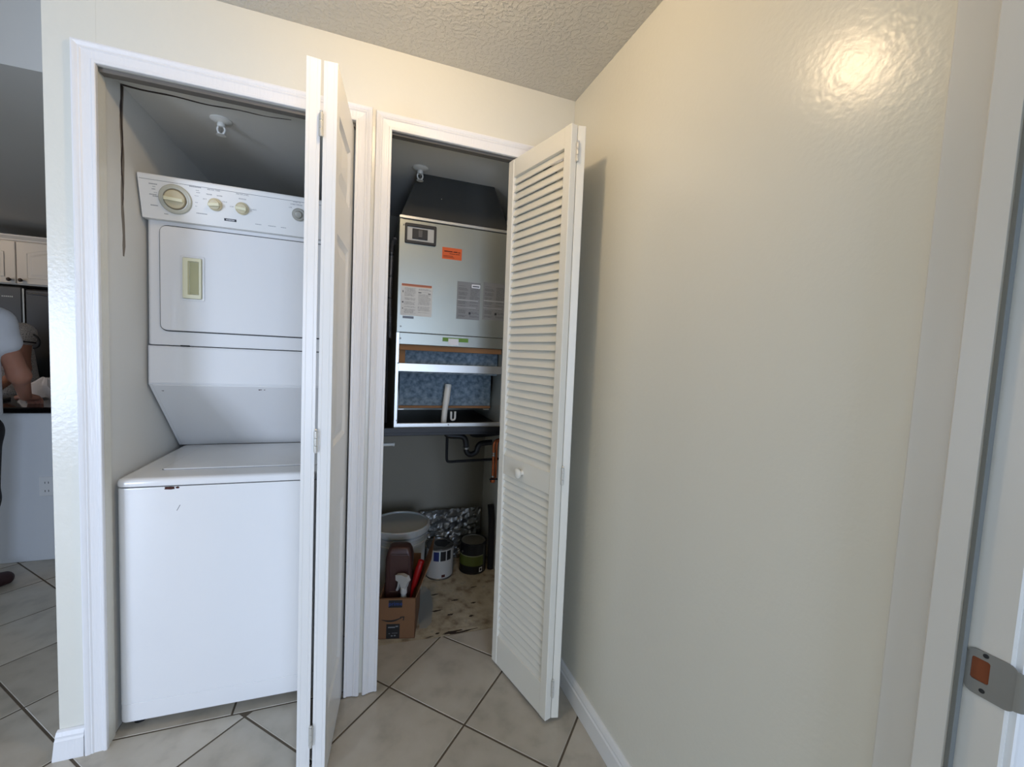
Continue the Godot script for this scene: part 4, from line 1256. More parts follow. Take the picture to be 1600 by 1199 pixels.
func can(label: String, at: Vector3, light: bool) -> Node3D:
	var o := thing("paint_can", label, "paint can", at, "paint cans on the closet floor")
	var R := 0.0835
	var H := 0.19
	part(o, "can_body", lathem([[0.0, 0.0], [R - 0.001, 0.0], [R + 0.001, 0.002], [R + 0.001, 0.006], [R - 0.001, 0.008], [R - 0.001, H - 0.008], [R + 0.0015, H - 0.006], [R + 0.0015, H], [R - 0.004, H], [R - 0.006, H - 0.006], [0.0, H - 0.006]], 40), M.can_metal if light else M.can_black)
	var band := func(called: String, a0: float, a1: float, y0: float, y1: float, m: Material, lift: float) -> void:
		var n := maxi(3, int((a1 - a0) / 0.12))
		var rings := []
		for k in n + 1:
			var a := a0 + (a1 - a0) * k / n
			var d := Vector3(sin(a), 0, cos(a))
			var r0 := R - 0.0012
			var r1 := R - 0.001 + lift
			rings.append(PackedVector3Array([d * r0 + Vector3(0, y0, 0), d * r1 + Vector3(0, y0, 0), d * r1 + Vector3(0, y1, 0), d * r0 + Vector3(0, y1, 0)]))
		var s := Shape.new()
		s.loft(rings, 0.8)
		part(o, called, s.done(), m)
	if light:
		band.call("paper_label", -2.3, 2.3, 0.010, 0.180, M.can_paper, 0.0006)
		band.call("label_panel", -0.62, -0.22, 0.116, 0.172, M.navy, 0.0010)
		band.call("label_panel", -0.12, 0.28, 0.116, 0.174, M.can_black, 0.0010)
		band.call("label_panel", 0.36, 0.72, 0.116, 0.174, M.can_black, 0.0010)
		band.call("label_stripe", -0.20, -0.14, 0.112, 0.178, M.pale_aqua, 0.0011)
		band.call("label_mark", 0.0, 0.26, 0.016, 0.032, M.rust, 0.0010)
		part(o, "lid", lathem([[0.0, H - 0.007], [R - 0.007, H - 0.007], [R - 0.008, H - 0.002], [R - 0.014, H - 0.001], [R - 0.017, H - 0.005], [0.0, H - 0.005]], 40), M.can_metal)
		var r := RandomNumberGenerator.new()
		r.seed = 12
		var a := PackedVector3Array()
		var b := PackedVector3Array()
		for k in 18:
			var f := 0.8 + 0.25 * r.randf()
			var q := Vector3(0.012 + 0.052 * f * cos(TAU * k / 18), H - 0.006, -0.008 + 0.052 * f * sin(TAU * k / 18))
			a.append(q)
			b.append(q + Vector3(0, 0.0022, 0))
		var s := Shape.new()
		s.loft([a, b], 0.9)
		part(o, "paint_smear", s.done(), M.can_black, "dark dried paint on the lid")
	else:
		band.call("label_band", -2.4, 0.62, 0.052, 0.112, M.olive, 0.0008)
		band.call("label_edge", -2.4, 0.62, 0.112, 0.117, M.pale_olive, 0.0009)
		band.call("bare_seam", 0.64, 0.92, 0.010, 0.178, M.can_metal, 0.0006)
		band.call("label_mark", 0.28, 0.55, 0.012, 0.040, M.white_print, 0.0009)
		band.call("label_code", 0.34, 0.49, 0.018, 0.034, M.dark_print, 0.0012)
		part(o, "lid", lathem([[0.0, H - 0.007], [R - 0.007, H - 0.007], [R - 0.008, H - 0.001], [R - 0.014, H], [R - 0.016, H - 0.004], [0.0, H - 0.004]], 40), M.can_lid)
		part(o, "handle_ear", lathem([[0.0, 0.0], [0.008, 0.0], [0.007, 0.004], [0.003, 0.007], [0.0, 0.007]], 12, Transform3D(Basis(Vector3.UP, -1.15) * Basis(Vector3(1, 0, 0), Vector3(0, 0, 1), Vector3(0, -1, 0)), Vector3(sin(-1.15), 0, cos(-1.15)) * (R - 0.002) + Vector3(0, 0.135, 0))), M.can_metal)
	return o

func carton() -> void:
	var B := Basis(Vector3.UP, -0.22)
	var P := Vector3(0.166, 0, -0.405)
	var o := thing("cardboard_box", "open brown cardboard box with a smile arrow and dark labels, right flap up", "box", P)
	o.basis = B
	var hx := 0.084
	var hz := 0.125
	var H := 0.196
	var t := 0.004
	var s := Shape.new()
	s.box(Vector3(-hx, 0, hz - t), Vector3(hx, H, hz), 0.001)
	s.box(Vector3(-hx, 0, -hz), Vector3(hx, H, -hz + t), 0.001)
	s.box(Vector3(-hx, 0, -hz), Vector3(-hx + t, H, hz), 0.001)
	s.box(Vector3(hx - t, 0, -hz), Vector3(hx, H, hz), 0.001)
	s.box(Vector3(-hx, 0, -hz), Vector3(hx, t, hz), 0.001)
	part(o, "carton_walls", s.done(), M.carton)
	# flaps: right one up and leaning out, back one up, front one folded in
	part(o, "flap", boxm(Vector3(0, 0, -hz + 0.002), Vector3(0.0035, 0.20, hz - 0.002), 0.001, Transform3D(Basis(Vector3.BACK, -0.34), Vector3(hx - 0.004, H - 0.002, 0))), M.carton, "right flap standing up")
	part(o, "flap", boxm(Vector3(-hx + 0.002, 0, 0), Vector3(hx - 0.002, 0.10, 0.0035), 0.001, Transform3D(Basis(Vector3.RIGHT, -0.06), Vector3(0, H - 0.002, -hz))), M.carton)
	part(o, "flap", boxm(Vector3(-hx + 0.004, -0.10, 0), Vector3(hx - 0.004, 0, 0.0035), 0.001, Transform3D(Basis(Vector3.RIGHT, 0.12), Vector3(0, H + 0.001, hz - 0.009))), M.carton_inside)
	# print on the front
	var zf := hz
	part(o, "tape_label", boxm(Vector3(-0.040, H - 0.042, zf - 0.0005), Vector3(0.022, H - 0.006, zf + 0.0006), 0.0002), M.dark_print, "black tape label with blue lettering")
	part(o, "lettering", text_mesh("prime", 0.017, true), M.prime_blue, "", Transform3D(Basis(), Vector3(-0.009, H - 0.0235, zf + 0.0007)))
	s = Shape.new()
	var rings := []
	for k in 17:
		var u := k / 16.0
		var x := -0.070 + 0.090 * u
		var y := H - 0.098 - 0.0125 * sin(PI * (u * 0.92 + 0.06)) + 0.006 * u
		var h := 0.0012 + 0.0028 * sin(PI * minf(u * 1.1, 1.0) * 0.85)
		rings.append(PackedVector3Array([Vector3(x, y - h, zf - 0.0004), Vector3(x, y - h, zf + 0.0005), Vector3(x, y + h, zf + 0.0005), Vector3(x, y + h, zf - 0.0004)]))
	s.loft(rings, 0.8)
	part(o, "smile_arrow", s.done(), M.dark_print, "printed smile arrow")
	s = Shape.new()
	s.prism(PackedVector2Array([Vector2(0.013, H - 0.088), Vector2(0.034, H - 0.086), Vector2(0.031, H - 0.107), Vector2(0.027, H - 0.105), Vector2(0.029, H - 0.091), Vector2(0.014, H - 0.092)]), zf - 0.0004, zf + 0.0005)
	part(o, "smile_arrow", s.done(), M.dark_print)
	part(o, "shipping_label", boxm(Vector3(-0.048, 0.003, zf - 0.0005), Vector3(0.013, 0.074, zf + 0.0006), 0.0002), M.dark_print, "black shipping label with small grey print")
	s = Shape.new()
	for r in [[-0.040, -0.008, 0.055, 0.006], [-0.006, 0.006, 0.059, 0.006], [-0.037, -0.030, 0.026, 0.003], [-0.022, 0.004, 0.028, 0.002], [-0.026, -0.018, 0.013, 0.006], [-0.012, -0.004, 0.014, 0.006]]:
		s.box(Vector3(r[0], r[2], zf + 0.0004), Vector3(r[1], r[2] + r[3], zf + 0.0009), 0.0001)
	part(o, "fine_print", s.done(), M.print).set_meta("kind", "stuff")
	# what stands in the carton
	var j := thing("plastic_container", "dark maroon plastic container standing in the cardboard box", "container", o.position + B * Vector3(-0.012, 0.0045, -0.01))
	j.basis = B
	s = Shape.new()
	var rr := []
	for q in [[0.0, 0.006], [0.006, 0.0], [0.33, 0.0], [0.365, 0.006], [0.385, 0.014], [0.392, 0.022]]:
		rr.append(rrect(0, 0, 0.128 - q[1] * 2, 0.10 - q[1] * 2, 0.018, q[0], Transform3D(PLAN, Vector3.ZERO)))
	s.loft(rr, 0.75)
	part(j, "container_body", s.done(), M.maroon)
	s = Shape.new()
	s.loft([rrect(0.004, 0.27, 0.098, 0.19, 0.010, 0.0495), rrect(0.004, 0.27, 0.098, 0.19, 0.010, 0.0515), rrect(0.004, 0.27, 0.092, 0.184, 0.008, 0.0525), rrect(0.004, 0.27, 0.088, 0.18, 0.008, 0.0505)], 0.8)
	part(j, "raised_label_field", s.done(), M.maroon)
	var sp := thing("spray_bottle", "white trigger spray head sticking out of the cardboard box", "spray bottle", o.position + B * Vector3(0.022, 0.0045, 0.082))
	sp.basis = B * Basis(Vector3.UP, 2.6)
	part(sp, "bottle", lathem([[0.0, 0.0], [0.026, 0.0], [0.028, 0.004], [0.028, 0.13], [0.022, 0.155], [0.013, 0.175], [0.012, 0.20], [0.0, 0.20]], 20), M.bucket_plastic)
	part(sp, "collar", lathem([[0.0, 0.196], [0.016, 0.196], [0.016, 0.222], [0.012, 0.226], [0.0, 0.226]], 18), M.spray_white)
	s = Shape.new()
	s.prism(PackedVector2Array([Vector2(-0.014, 0.224), Vector2(0.012, 0.224), Vector2(0.020, 0.246), Vector2(0.042, 0.252), Vector2(0.044, 0.276), Vector2(0.010, 0.286), Vector2(-0.020, 0.282), Vector2(-0.030, 0.262), Vector2(-0.022, 0.248)]), -0.011, 0.011)
	part(sp, "spray_head", s.done(), M.spray_white)
	s = Shape.new()
	s.prism(PackedVector2Array([Vector2(0.022, 0.250), Vector2(0.030, 0.250), Vector2(0.034, 0.222), Vector2(0.042, 0.200), Vector2(0.034, 0.198), Vector2(0.026, 0.220)]), -0.007, 0.007)
	part(sp, "trigger", s.done(), M.spray_white)
	var rd := part(self, "tool_handle", tubem(smooth_path([Vector3(0.196, 0.07, -0.36), Vector3(0.215, 0.19, -0.355), Vector3(0.224, 0.22, -0.355), Vector3(0.242, 0.29, -0.355), Vector3(0.251, 0.32, -0.357), Vector3(0.256, 0.335, -0.358)], 4), [0.006, 0.006, 0.006, 0.007, 0.008, 0.010, 0.012, 0.013, 0.014, 0.0155, 0.0165, 0.017, 0.017, 0.0165, 0.0155, 0.015, 0.015, 0.0155, 0.0155, 0.0135, 0.008], 14), M.red_plastic)
	tag(rd, "red plastic tool handle leaning in the cardboard box", "tool")

func foil() -> void:
	var r := FastNoiseLite.new()
	r.seed = 4
	r.frequency = 1.0
	var o := thing("foil_insulation", "crumpled silver foil insulation heaped against the back wall", "foil", Vector3(0.57, 0, -1.02))
	var sheet := func(x0: float, x1: float, y0: float, y1: float, z: float, amp: float, sd: int) -> ArrayMesh:
		var nx := 44
		var ny := 22
		var V := PackedVector3Array()
		var T := PackedInt32Array()
		for side in 2:
			for j in ny + 1:
				for i in nx + 1:
					var u := float(i) / nx
					var v := float(j) / ny
					var q := Vector3(x0 + (x1 - x0) * u, y0 + (y1 - y0) * v, z)
					var f := absf(sin(v * 9.5 + 1.6 * r.get_noise_2d(u * 2.2, sd))) * 1.1 + r.get_noise_3d(u * 4.0, v * 11.0, sd) * 1.5 + r.get_noise_3d(u * 22.0, v * 16.0, sd + 5) * 0.28
					q.z += amp * f + (0.01 if side == 0 else -0.004) * (sin(PI * u) * sin(PI * v) + 0.15)
					q.y += amp * 0.7 * r.get_noise_2d(u * 12.0, sd + 9.0)
					V.append(q)
		var row := nx + 1
		var base := row * (ny + 1)
		for j in ny:
			for i in nx:
				var a := j * row + i
				T.append_array([a, a + 1, a + row + 1, a, a + row + 1, a + row])
				var b := base + a
				T.append_array([b, b + row + 1, b + 1, b, b + row, b + row + 1])
		for i in nx:
			T.append_array([i, base + i + 1, i + 1, i, base + i, base + i + 1])
			var a := ny * row + i
			T.append_array([a, a + 1, base + a + 1, a, base + a + 1, base + a])
		for j in ny:
			var a := j * row
			T.append_array([a, a + row, base + a + row, a, base + a + row, base + a])
			var b := j * row + nx
			T.append_array([b, base + b + row, b + row, b, base + b, base + b + row])
		var s := Shape.new()
		s.solid(V, T, 0.82)
		return s.done()
	part(o, "foil_sheet", sheet.call(0.34 - 0.57, 0.745 - 0.57, 0.02, 0.315, -0.03, 0.014, 3), M.foil)
	part(o, "foil_sheet", sheet.call(0.36 - 0.57, 0.70 - 0.57, 0.01, 0.20, 0.035, 0.012, 8), M.foil)
	part(o, "foil_base", boxm(Vector3(-0.18, 0.0, -0.06), Vector3(0.12, 0.05, 0.03), 0.01), M.foil)

# ---------------------------------------------------------------- hall fittings
func sprinkler(at: Vector3, label: String) -> void:
	var o := thing("sprinkler_head", label, "sprinkler", at, "")
	part(o, "escutcheon", lathem([[0.0, 0.0], [0.036, 0.0], [0.036, -0.003], [0.030, -0.008], [0.018, -0.012], [0.012, -0.012], [0.0, -0.012]], 32), M.pvc)
	part(o, "body", lathem([[0.0, -0.011], [0.011, -0.011], [0.0135, -0.018], [0.0125, -0.027], [0.0, -0.027]], 18), M.pvc)
	for s in [-1, 1]:
		part(o, "frame_arm", tubem(smooth_path([Vector3(0.009 * s, -0.025, 0), Vector3(0.012 * s, -0.035, 0), Vector3(0.009 * s, -0.046, 0), Vector3(0.002 * s, -0.052, 0)], 4), 0.0036, 8), M.pvc)
	part(o, "bulb", lathem([[0.0, -0.026], [0.002, -0.028], [0.0024, -0.038], [0.002, -0.048], [0.0, -0.05]], 10), M.steel)
	var s := Shape.new()
	s.lathe([[0.0, -0.051], [0.008, -0.051], [0.0155, -0.0545], [0.0155, -0.056], [0.0, -0.056]], 24)
	part(o, "deflector", s.done(), M.pvc)

func hall_fittings() -> void:
	sprinkler(Vector3(-0.562, CC, -0.262), "white fire sprinkler head on the ceiling over the dryer")
	sprinkler(Vector3(0.186, CC, -0.345), "grey fire sprinkler head in front of the duct plenum")
	# flush ceiling lamp just above the frame
	var o := thing("ceiling_lamp", "round flush ceiling lamp of the hallway with a warm glass bowl", "lamp", Vector3(0.055, HC, 0.645))
	part(o, "lamp_base", lathem([[0.0, 0.0], [0.13, 0.0], [0.13, -0.016], [0.118, -0.022], [0.0, -0.022]], 40), M.trim_paint)
	part(o, "lamp_bowl", lathem([[0.0, -0.0225], [0.115, -0.0225], [0.113, -0.045], [0.098, -0.068], [0.07, -0.083], [0.035, -0.090], [0.0, -0.091]], 40), M.lamp_glass)
	var l := OmniLight3D.new()
	l.name = "lamp_light"
	l.light_color = Color(1.0, 0.875, 0.70)
	l.light_energy = 0.29
	l.light_size = 0.05
	l.omni_range = 12.0
	l.omni_attenuation = 2.0
	l.shadow_enabled = true
	l.position = Vector3(0, -0.055, 0)
	o.add_child(l)

func kitchen_lamp() -> void:
	var o := thing("ceiling_lamp", "flush warm lamp on the lower kitchen ceiling", "lamp", Vector3(-3.1, KC, -1.7))
	part(o, "lamp_base", lathem([[0.0, 0.0], [0.13, 0.0], [0.13, -0.016], [0.118, -0.022], [0.0, -0.022]], 32), M.trim_paint)
	part(o, "lamp_bowl", lathem([[0.0, -0.0225], [0.115, -0.0225], [0.113, -0.045], [0.098, -0.068], [0.07, -0.083], [0.0, -0.091]], 32), M.lamp_glass)
	var l := OmniLight3D.new()
	l.name = "lamp_light"
	l.light_color = Color(1.0, 0.86, 0.68)
	l.light_energy = 0.22
	l.light_size = 0.05
	l.omni_range = 12.0
	l.omni_attenuation = 2.0
	l.shadow_enabled = true
	l.position = Vector3(0, -0.055, 0)
	o.add_child(l)

# ---------------------------------------------------------------- kitchen seen past the wall end
func kitchen() -> void:
	kitchen_lamp()
	var zc := -2.63
	# two-door cabinet over the refrigerator
	var P := Vector3(-2.52, 1.715, zc - 0.3)
	var o := thing("wall_cabinet", "white kitchen cabinet with arched panel doors above the refrigerator", "cabinet", P)
	var w := Transform3D(Basis(), -P)
	part(o, "cabinet_box", boxm(Vector3(-3.0, 1.716, -3.49), Vector3(-2.04, 2.045, zc - 0.02), 0.002), M.cabinet_white, "", w)
	var s := Shape.new()
	s.moulding([[0.0, 0.0], [0.0, 0.012], [0.010, 0.014], [0.030, 0.034], [0.040, 0.036], [0.040, 0.0]], Vector3(-3.0, 2.043, zc - 0.02), Vector3.UP, Vector3.BACK, Vector3.RIGHT, 0.96)
	part(o, "crown", s.done(), M.cabinet_white, "", w)
	for k in 2:
		var x0: float = [-2.985, -2.512][k]
		var x1: float = [-2.518, -2.055][k]
		var d := part(o, "cabinet_door", boxm(Vector3(x0, 1.724, zc - 0.019), Vector3(x1, 2.036, zc), 0.003), M.cabinet_white, "", w)
		var rings := []
		for q in [[0.0, -0.001], [0.0, 0.001], [0.006, -0.0035], [0.012, -0.0035], [0.03, 0.003], [0.032, 0.0032]]:
			rings.append(arched(x0 + 0.062 + q[0], x1 - 0.062 - q[0], 1.768 + q[0], 1.955 - q[0], 0.035, zc + q[1] + 0.0035))
		s = Shape.new()
		s.loft(rings, 0.9)
		part(d, "arched_panel", s.done(), M.cabinet_white)
		var kx: float = [-2.548, -2.482][k]
		part(d, "knob", lathem([[0.0, -0.001], [0.006, -0.001], [0.005, 0.010], [0.013, 0.016], [0.014, 0.021], [0.010, 0.026], [0.0, 0.028]], 18, Transform3D(Basis(Vector3(1, 0, 0), Vector3(0, 0, 1), Vector3(0, -1, 0)), Vector3(kx, 1.749, zc))), M.knob_bronze, "dark round cabinet knob")
	# refrigerator under it
	var F := Vector3(-2.5, 0, -3.05)
	o = thing("refrigerator", "dark grey two-door refrigerator below the white cabinet", "refrigerator", F)
	w = Transform3D(Basis(), -F)
	part(o, "refrigerator_body", boxm(Vector3(-2.96, 0.02, -3.48), Vector3(-2.06, 1.695, -2.70), 0.006), M.fridge_dark, "", w)
	part(o, "refrigerator_door", boxm(Vector3(-2.955, 0.10, -2.698), Vector3(-2.486, 1.70, -2.63), 0.008), M.fridge_dark, "", w)
	var dr := part(o, "refrigerator_door", boxm(Vector3(-2.470, 0.10, -2.698), Vector3(-2.065, 1.685, -2.63), 0.008), M.fridge_dark, "", w)
	part(o, "door_edge", boxm(Vector3(-2.484, 0.10, -2.69), Vector3(-2.472, 1.69, -2.628), 0.002), M.steel, "bright metal strip between the refrigerator doors", w)
	s = Shape.new()
	s.tube(smooth_path([Vector3(-2.455, 1.655, -2.629), Vector3(-2.36, 1.650, -2.622), Vector3(-2.25, 1.640, -2.622), Vector3(-2.08, 1.635, -2.629)], 5), 0.006, 8)
	part(dr, "door_trim", s.done(), M.fridge_dark)
	s = Shape.new()
	for k in 6:
		s.box(Vector3(-2.60 + k * 0.011, 1.618, -2.6305), Vector3(-2.593 + k * 0.011, 1.627, -2.6294), 0.0002)
	part(o, "maker_mark", s.done(), M.steel, "small pale lettering on the left door", w)
	part(o, "toe_grille", boxm(Vector3(-2.95, 0.0, -3.4), Vector3(-2.07, 0.09, -2.70), 0.003), M.black_plastic, "", w)
	# peninsula: white half wall, dark granite top, outlet
	var I := Vector3(-2.3, 0, -1.85)
	o = thing("kitchen_counter", "white kitchen peninsula with a glossy black granite top", "counter", I)
	w = Transform3D(Basis(), -I)
	part(o, "counter_base", boxm(Vector3(-3.8, 0.0, -2.13), Vector3(-1.10, 0.892, -1.558), 0.003), M.island_white, "", w)
	part(o, "countertop", boxm(Vector3(-3.83, 0.892, -2.16), Vector3(-1.07, 0.928, -1.528), 0.006), M.granite, "", w)
	var pl := part(o, "outlet", boxm(Vector3(-1.822, 0.395, -1.560), Vector3(-1.752, 0.51, -1.552), 0.003), M.trim_paint, "white electrical outlet", w)
	for y in [0.425, 0.475]:
		for x in [-1.795, -1.779]:
			part(pl, "outlet_slot", boxm(Vector3(x - 0.0015, y - 0.006, -1.5535), Vector3(x + 0.0015, y + 0.006, -1.5515), 0.0003), M.gap)
	# crumpled white bag and a dark wallet on the top
	s = Shape.new()
	var nz := FastNoiseLite.new()
	nz.seed = 9
	nz.frequency = 1.0
	var rr := []
	for q in [[0.0, 0.8], [0.01, 0.95], [0.03, 1.0], [0.055, 0.85], [0.085, 0.7], [0.11, 0.45], [0.135, 0.2]]:
		var r := PackedVector3Array()
		for k in 22:
			var a := TAU * k / 22
			var f: float = q[1] * (1.0 + 0.45 * nz.get_noise_3d(cos(a) * 2.2, q[0] * 22.0, sin(a) * 2.2))
			r.append(Vector3(0.105 * f * cos(a) + q[0] * 0.25, q[0] + (0.012 * nz.get_noise_2d(a * 3.0, q[0] * 40.0) if q[0] > 0.0 else 0.0), 0.06 * f * sin(a)))
		rr.append(r)
	s.loft(rr, 0.86)
	var bag := part(self, "paper_bag", s.done(), M.paper_white, "", Transform3D(Basis(Vector3.UP, 0.15), Vector3(-2.055, 0.928, -2.00)))
	tag(bag, "crumpled white paper bag on the black countertop", "bag")
	s = Shape.new()
	s.loft([rrect(0, 0, 0.15, 0.09, 0.012, 0.0, Transform3D(PLAN, Vector3.ZERO)), rrect(0, 0, 0.155, 0.095, 0.014, 0.008, Transform3D(PLAN, Vector3.ZERO)), rrect(0, 0, 0.15, 0.09, 0.012, 0.016, Transform3D(PLAN, Vector3.ZERO))], 0.8)
	var wl := part(self, "wallet", s.done(), M.leather_dark, "", Transform3D(Basis(Vector3.UP, 0.1), Vector3(-2.20, 0.928, -1.84)))
	tag(wl, "flat black wallet on the countertop left of the paper bag", "wallet")

func arched(x0: float, x1: float, y0: float, y1: float, rise: float, z: float) -> PackedVector3Array:
	var out := PackedVector3Array([Vector3(x0, y0, z), Vector3(x1, y0, z)])
	for k in 13:
		var u := k / 12.0
		out.append(Vector3(x1 + (x0 - x1) * u, y1 + rise * sin(PI * u), z))
	return out

# ---------------------------------------------------------------- people
# bones: [from, to, radius, radius]; a field of tapered capsules joined by a smooth minimum, meshed as surface nets
func blob(s: Shape, bones: Array, cell: float, k: float, floor_y := -1e9, roof_y := 1e9) -> void:
	var lo := Vector3(1e9, 1e9, 1e9)
	var hi := -lo
	for b in bones:
		for e in 2:
			var r: float = b[2 + e] + k + 2 * cell
			lo = lo.min(b[e] - Vector3(r, r, r))
			hi = hi.max(b[e] + Vector3(r, r, r))
	var n := Vector3i(((hi - lo) / cell).ceil()) + Vector3i(2, 2, 2)
	var F := PackedFloat32Array()
	F.resize(n.x * n.y * n.z)
	F.fill(1.0)
	for b in bones:
		var a: Vector3 = b[0]
		var d: Vector3 = b[1] - b[0]
		var ra: float = b[2]
		var rb: float = b[3]
		var m: float = maxf(ra, rb) + k + 1.5 * cell
		var i0 := Vector3i(((a.min(b[1]) - Vector3(m, m, m) - lo) / cell).floor()).max(Vector3i.ZERO)
		var i1 := Vector3i(((a.max(b[1]) + Vector3(m, m, m) - lo) / cell).ceil()).min(n - Vector3i(1, 1, 1))
		var dd := maxf(d.length_squared(), 1e-9)
		for z in range(i0.z, i1.z + 1):
			for y in range(i0.y, i1.y + 1):
				var at := (z * n.y + y) * n.x
				for x in range(i0.x, i1.x + 1):
					var p := lo + Vector3(x, y, z) * cell - a
					var t := clampf(p.dot(d) / dd, 0.0, 1.0)
					var v := (p - d * t).length() - (ra + (rb - ra) * t)
					var f := F[at + x]
					var h := maxf(k - absf(f - v), 0.0) / k
					F[at + x] = minf(f, v) - h * h * k * 0.25
	for z in n.z:
		for y in n.y:
			var py := lo.y + y * cell
			var c := maxf(floor_y - py, py - roof_y)
			if c > -cell * 1.5:
				var at := (z * n.y + y) * n.x
				for x in n.x:
					F[at + x] = maxf(F[at + x], c)
	var V := PackedVector3Array()
	var T := PackedInt32Array()
	var id := {}
	var sx := 1
	var sy := n.x
	var sz := n.x * n.y
	for z in n.z - 1:
		for y in n.y - 1:
			for x in n.x - 1:
				var o := z * sz + y * sy + x
				var neg := 0
				for q in 8:
					if F[o + (q & 1) * sx + ((q >> 1) & 1) * sy + ((q >> 2) & 1) * sz] < 0.0:
						neg += 1
				if neg == 0 or neg == 8:
					continue
				var sum := Vector3.ZERO
				var cnt := 0
				for q in 8:
					for ax in 3:
						if q & (1 << ax):
							continue
						var q2 := q | (1 << ax)
						var f0 := F[o + (q & 1) * sx + ((q >> 1) & 1) * sy + ((q >> 2) & 1) * sz]
						var f1 := F[o + (q2 & 1) * sx + ((q2 >> 1) & 1) * sy + ((q2 >> 2) & 1) * sz]
						if (f0 < 0.0) != (f1 < 0.0):
							var t := f0 / (f0 - f1)
							var p := Vector3(q & 1, (q >> 1) & 1, (q >> 2) & 1)
							p[ax] += t
							sum += p
							cnt += 1
				id[o] = V.size()
				V.append(lo + (Vector3(x, y, z) + sum / cnt) * cell)
	var st := [sx, sy, sz]
	for o in id.keys():
		for ax in 3:
			var u: int = st[(ax + 1) % 3]
			var v: int = st[(ax + 2) % 3]
			var f0: float = F[o]
			var f1: float = F[o + st[ax]]
			if (f0 < 0.0) == (f1 < 0.0):
				continue
			if not (id.has(o - u) and id.has(o - v) and id.has(o - u - v)):
				continue
			var a: int = id[o]
			var b: int = id[o - u]
			var c: int = id[o - u - v]
			var d: int = id[o - v]
			if f0 < 0.0:
				T.append_array([a, b, c, a, c, d])
			else:
				T.append_array([a, c, b, a, d, c])
	s.solid(V, T, -1.0)

func hand(s: Shape, wrist: Vector3, dir: Vector3, down: Vector3, side: Vector3) -> void:
	# palm and five bent fingers; side points to the thumb
	var bones := []
	var k1 := wrist + dir * 0.075
	bones.append([wrist, k1 + side * 0.016, 0.024, 0.016])
	bones.append([wrist, k1 - side * 0.020, 0.024, 0.015])
	for f in 4:
		var l: float = [0.068, 0.077, 0.072, 0.056][f]
		var r: float = [0.0085, 0.009, 0.0085, 0.0078][f]
		var p0 := wrist + dir * 0.078 + side * (0.028 - 0.0185 * f)
		var p1 := p0 + (dir * 0.92 + down * 0.30).normalized() * l * 0.45
		var p2 := p1 + (dir * 0.72 + down * 0.62).normalized() * l * 0.30
		var p3 := p2 + (dir * 0.48 + down * 0.80).normalized() * l * 0.25
		bones.append([p0 - dir * 0.02, p1, r, r])
		bones.append([p1, p2, r, r * 0.93])
		bones.append([p2, p3, r * 0.93, r * 0.85])
	var t0 := wrist + dir * 0.025 + side * 0.026
	var t1 := t0 + (dir * 0.6 + side * 0.75).normalized() * 0.036
	var t2 := t1 + (dir * 0.85 + side * 0.3 + down * 0.2).normalized() * 0.030
	bones.append([wrist + dir * 0.02 + side * 0.01, t0, 0.016, 0.014])
	bones.append([t0, t1, 0.0125, 0.010])
	bones.append([t1, t2, 0.010, 0.0085])
	blob(s, bones, 0.0035, 0.006)

func head(s: Shape, c: Vector3, f: Vector3, r: Vector3) -> void:
	# c middle of the skull, f where the face looks, r the head's right
	var u := r.cross(f).normalized() * (1.0 if r.cross(f).y > 0 else -1.0)
	var b := [[c + u * 0.028 - f * 0.022, c + u * 0.022 + f * 0.018, 0.078, 0.074], [c - u * 0.02 + f * 0.03, c - u * 0.085 + f * 0.055, 0.058, 0.030],
		[c + f * 0.086 + u * 0.005, c + f * 0.104 - u * 0.026, 0.009, 0.0125], [c + f * 0.088 - u * 0.052 - r * 0.014, c + f * 0.088 - u * 0.052 + r * 0.014, 0.0075, 0.0075], [c + f * 0.086 - u * 0.064 - r * 0.012, c + f * 0.086 - u * 0.064 + r * 0.012, 0.0075, 0.0075],
		[c + f * 0.080 + u * 0.026 - r * 0.034, c + f * 0.080 + u * 0.026 + r * 0.034, 0.012, 0.012]]
	for e in [-1, 1]:
		b.append([c + r * 0.077 * e + u * 0.008 - f * 0.008, c + r * 0.080 * e - u * 0.028 - f * 0.002, 0.013, 0.009])
	blob(s, b, 0.0045, 0.016)

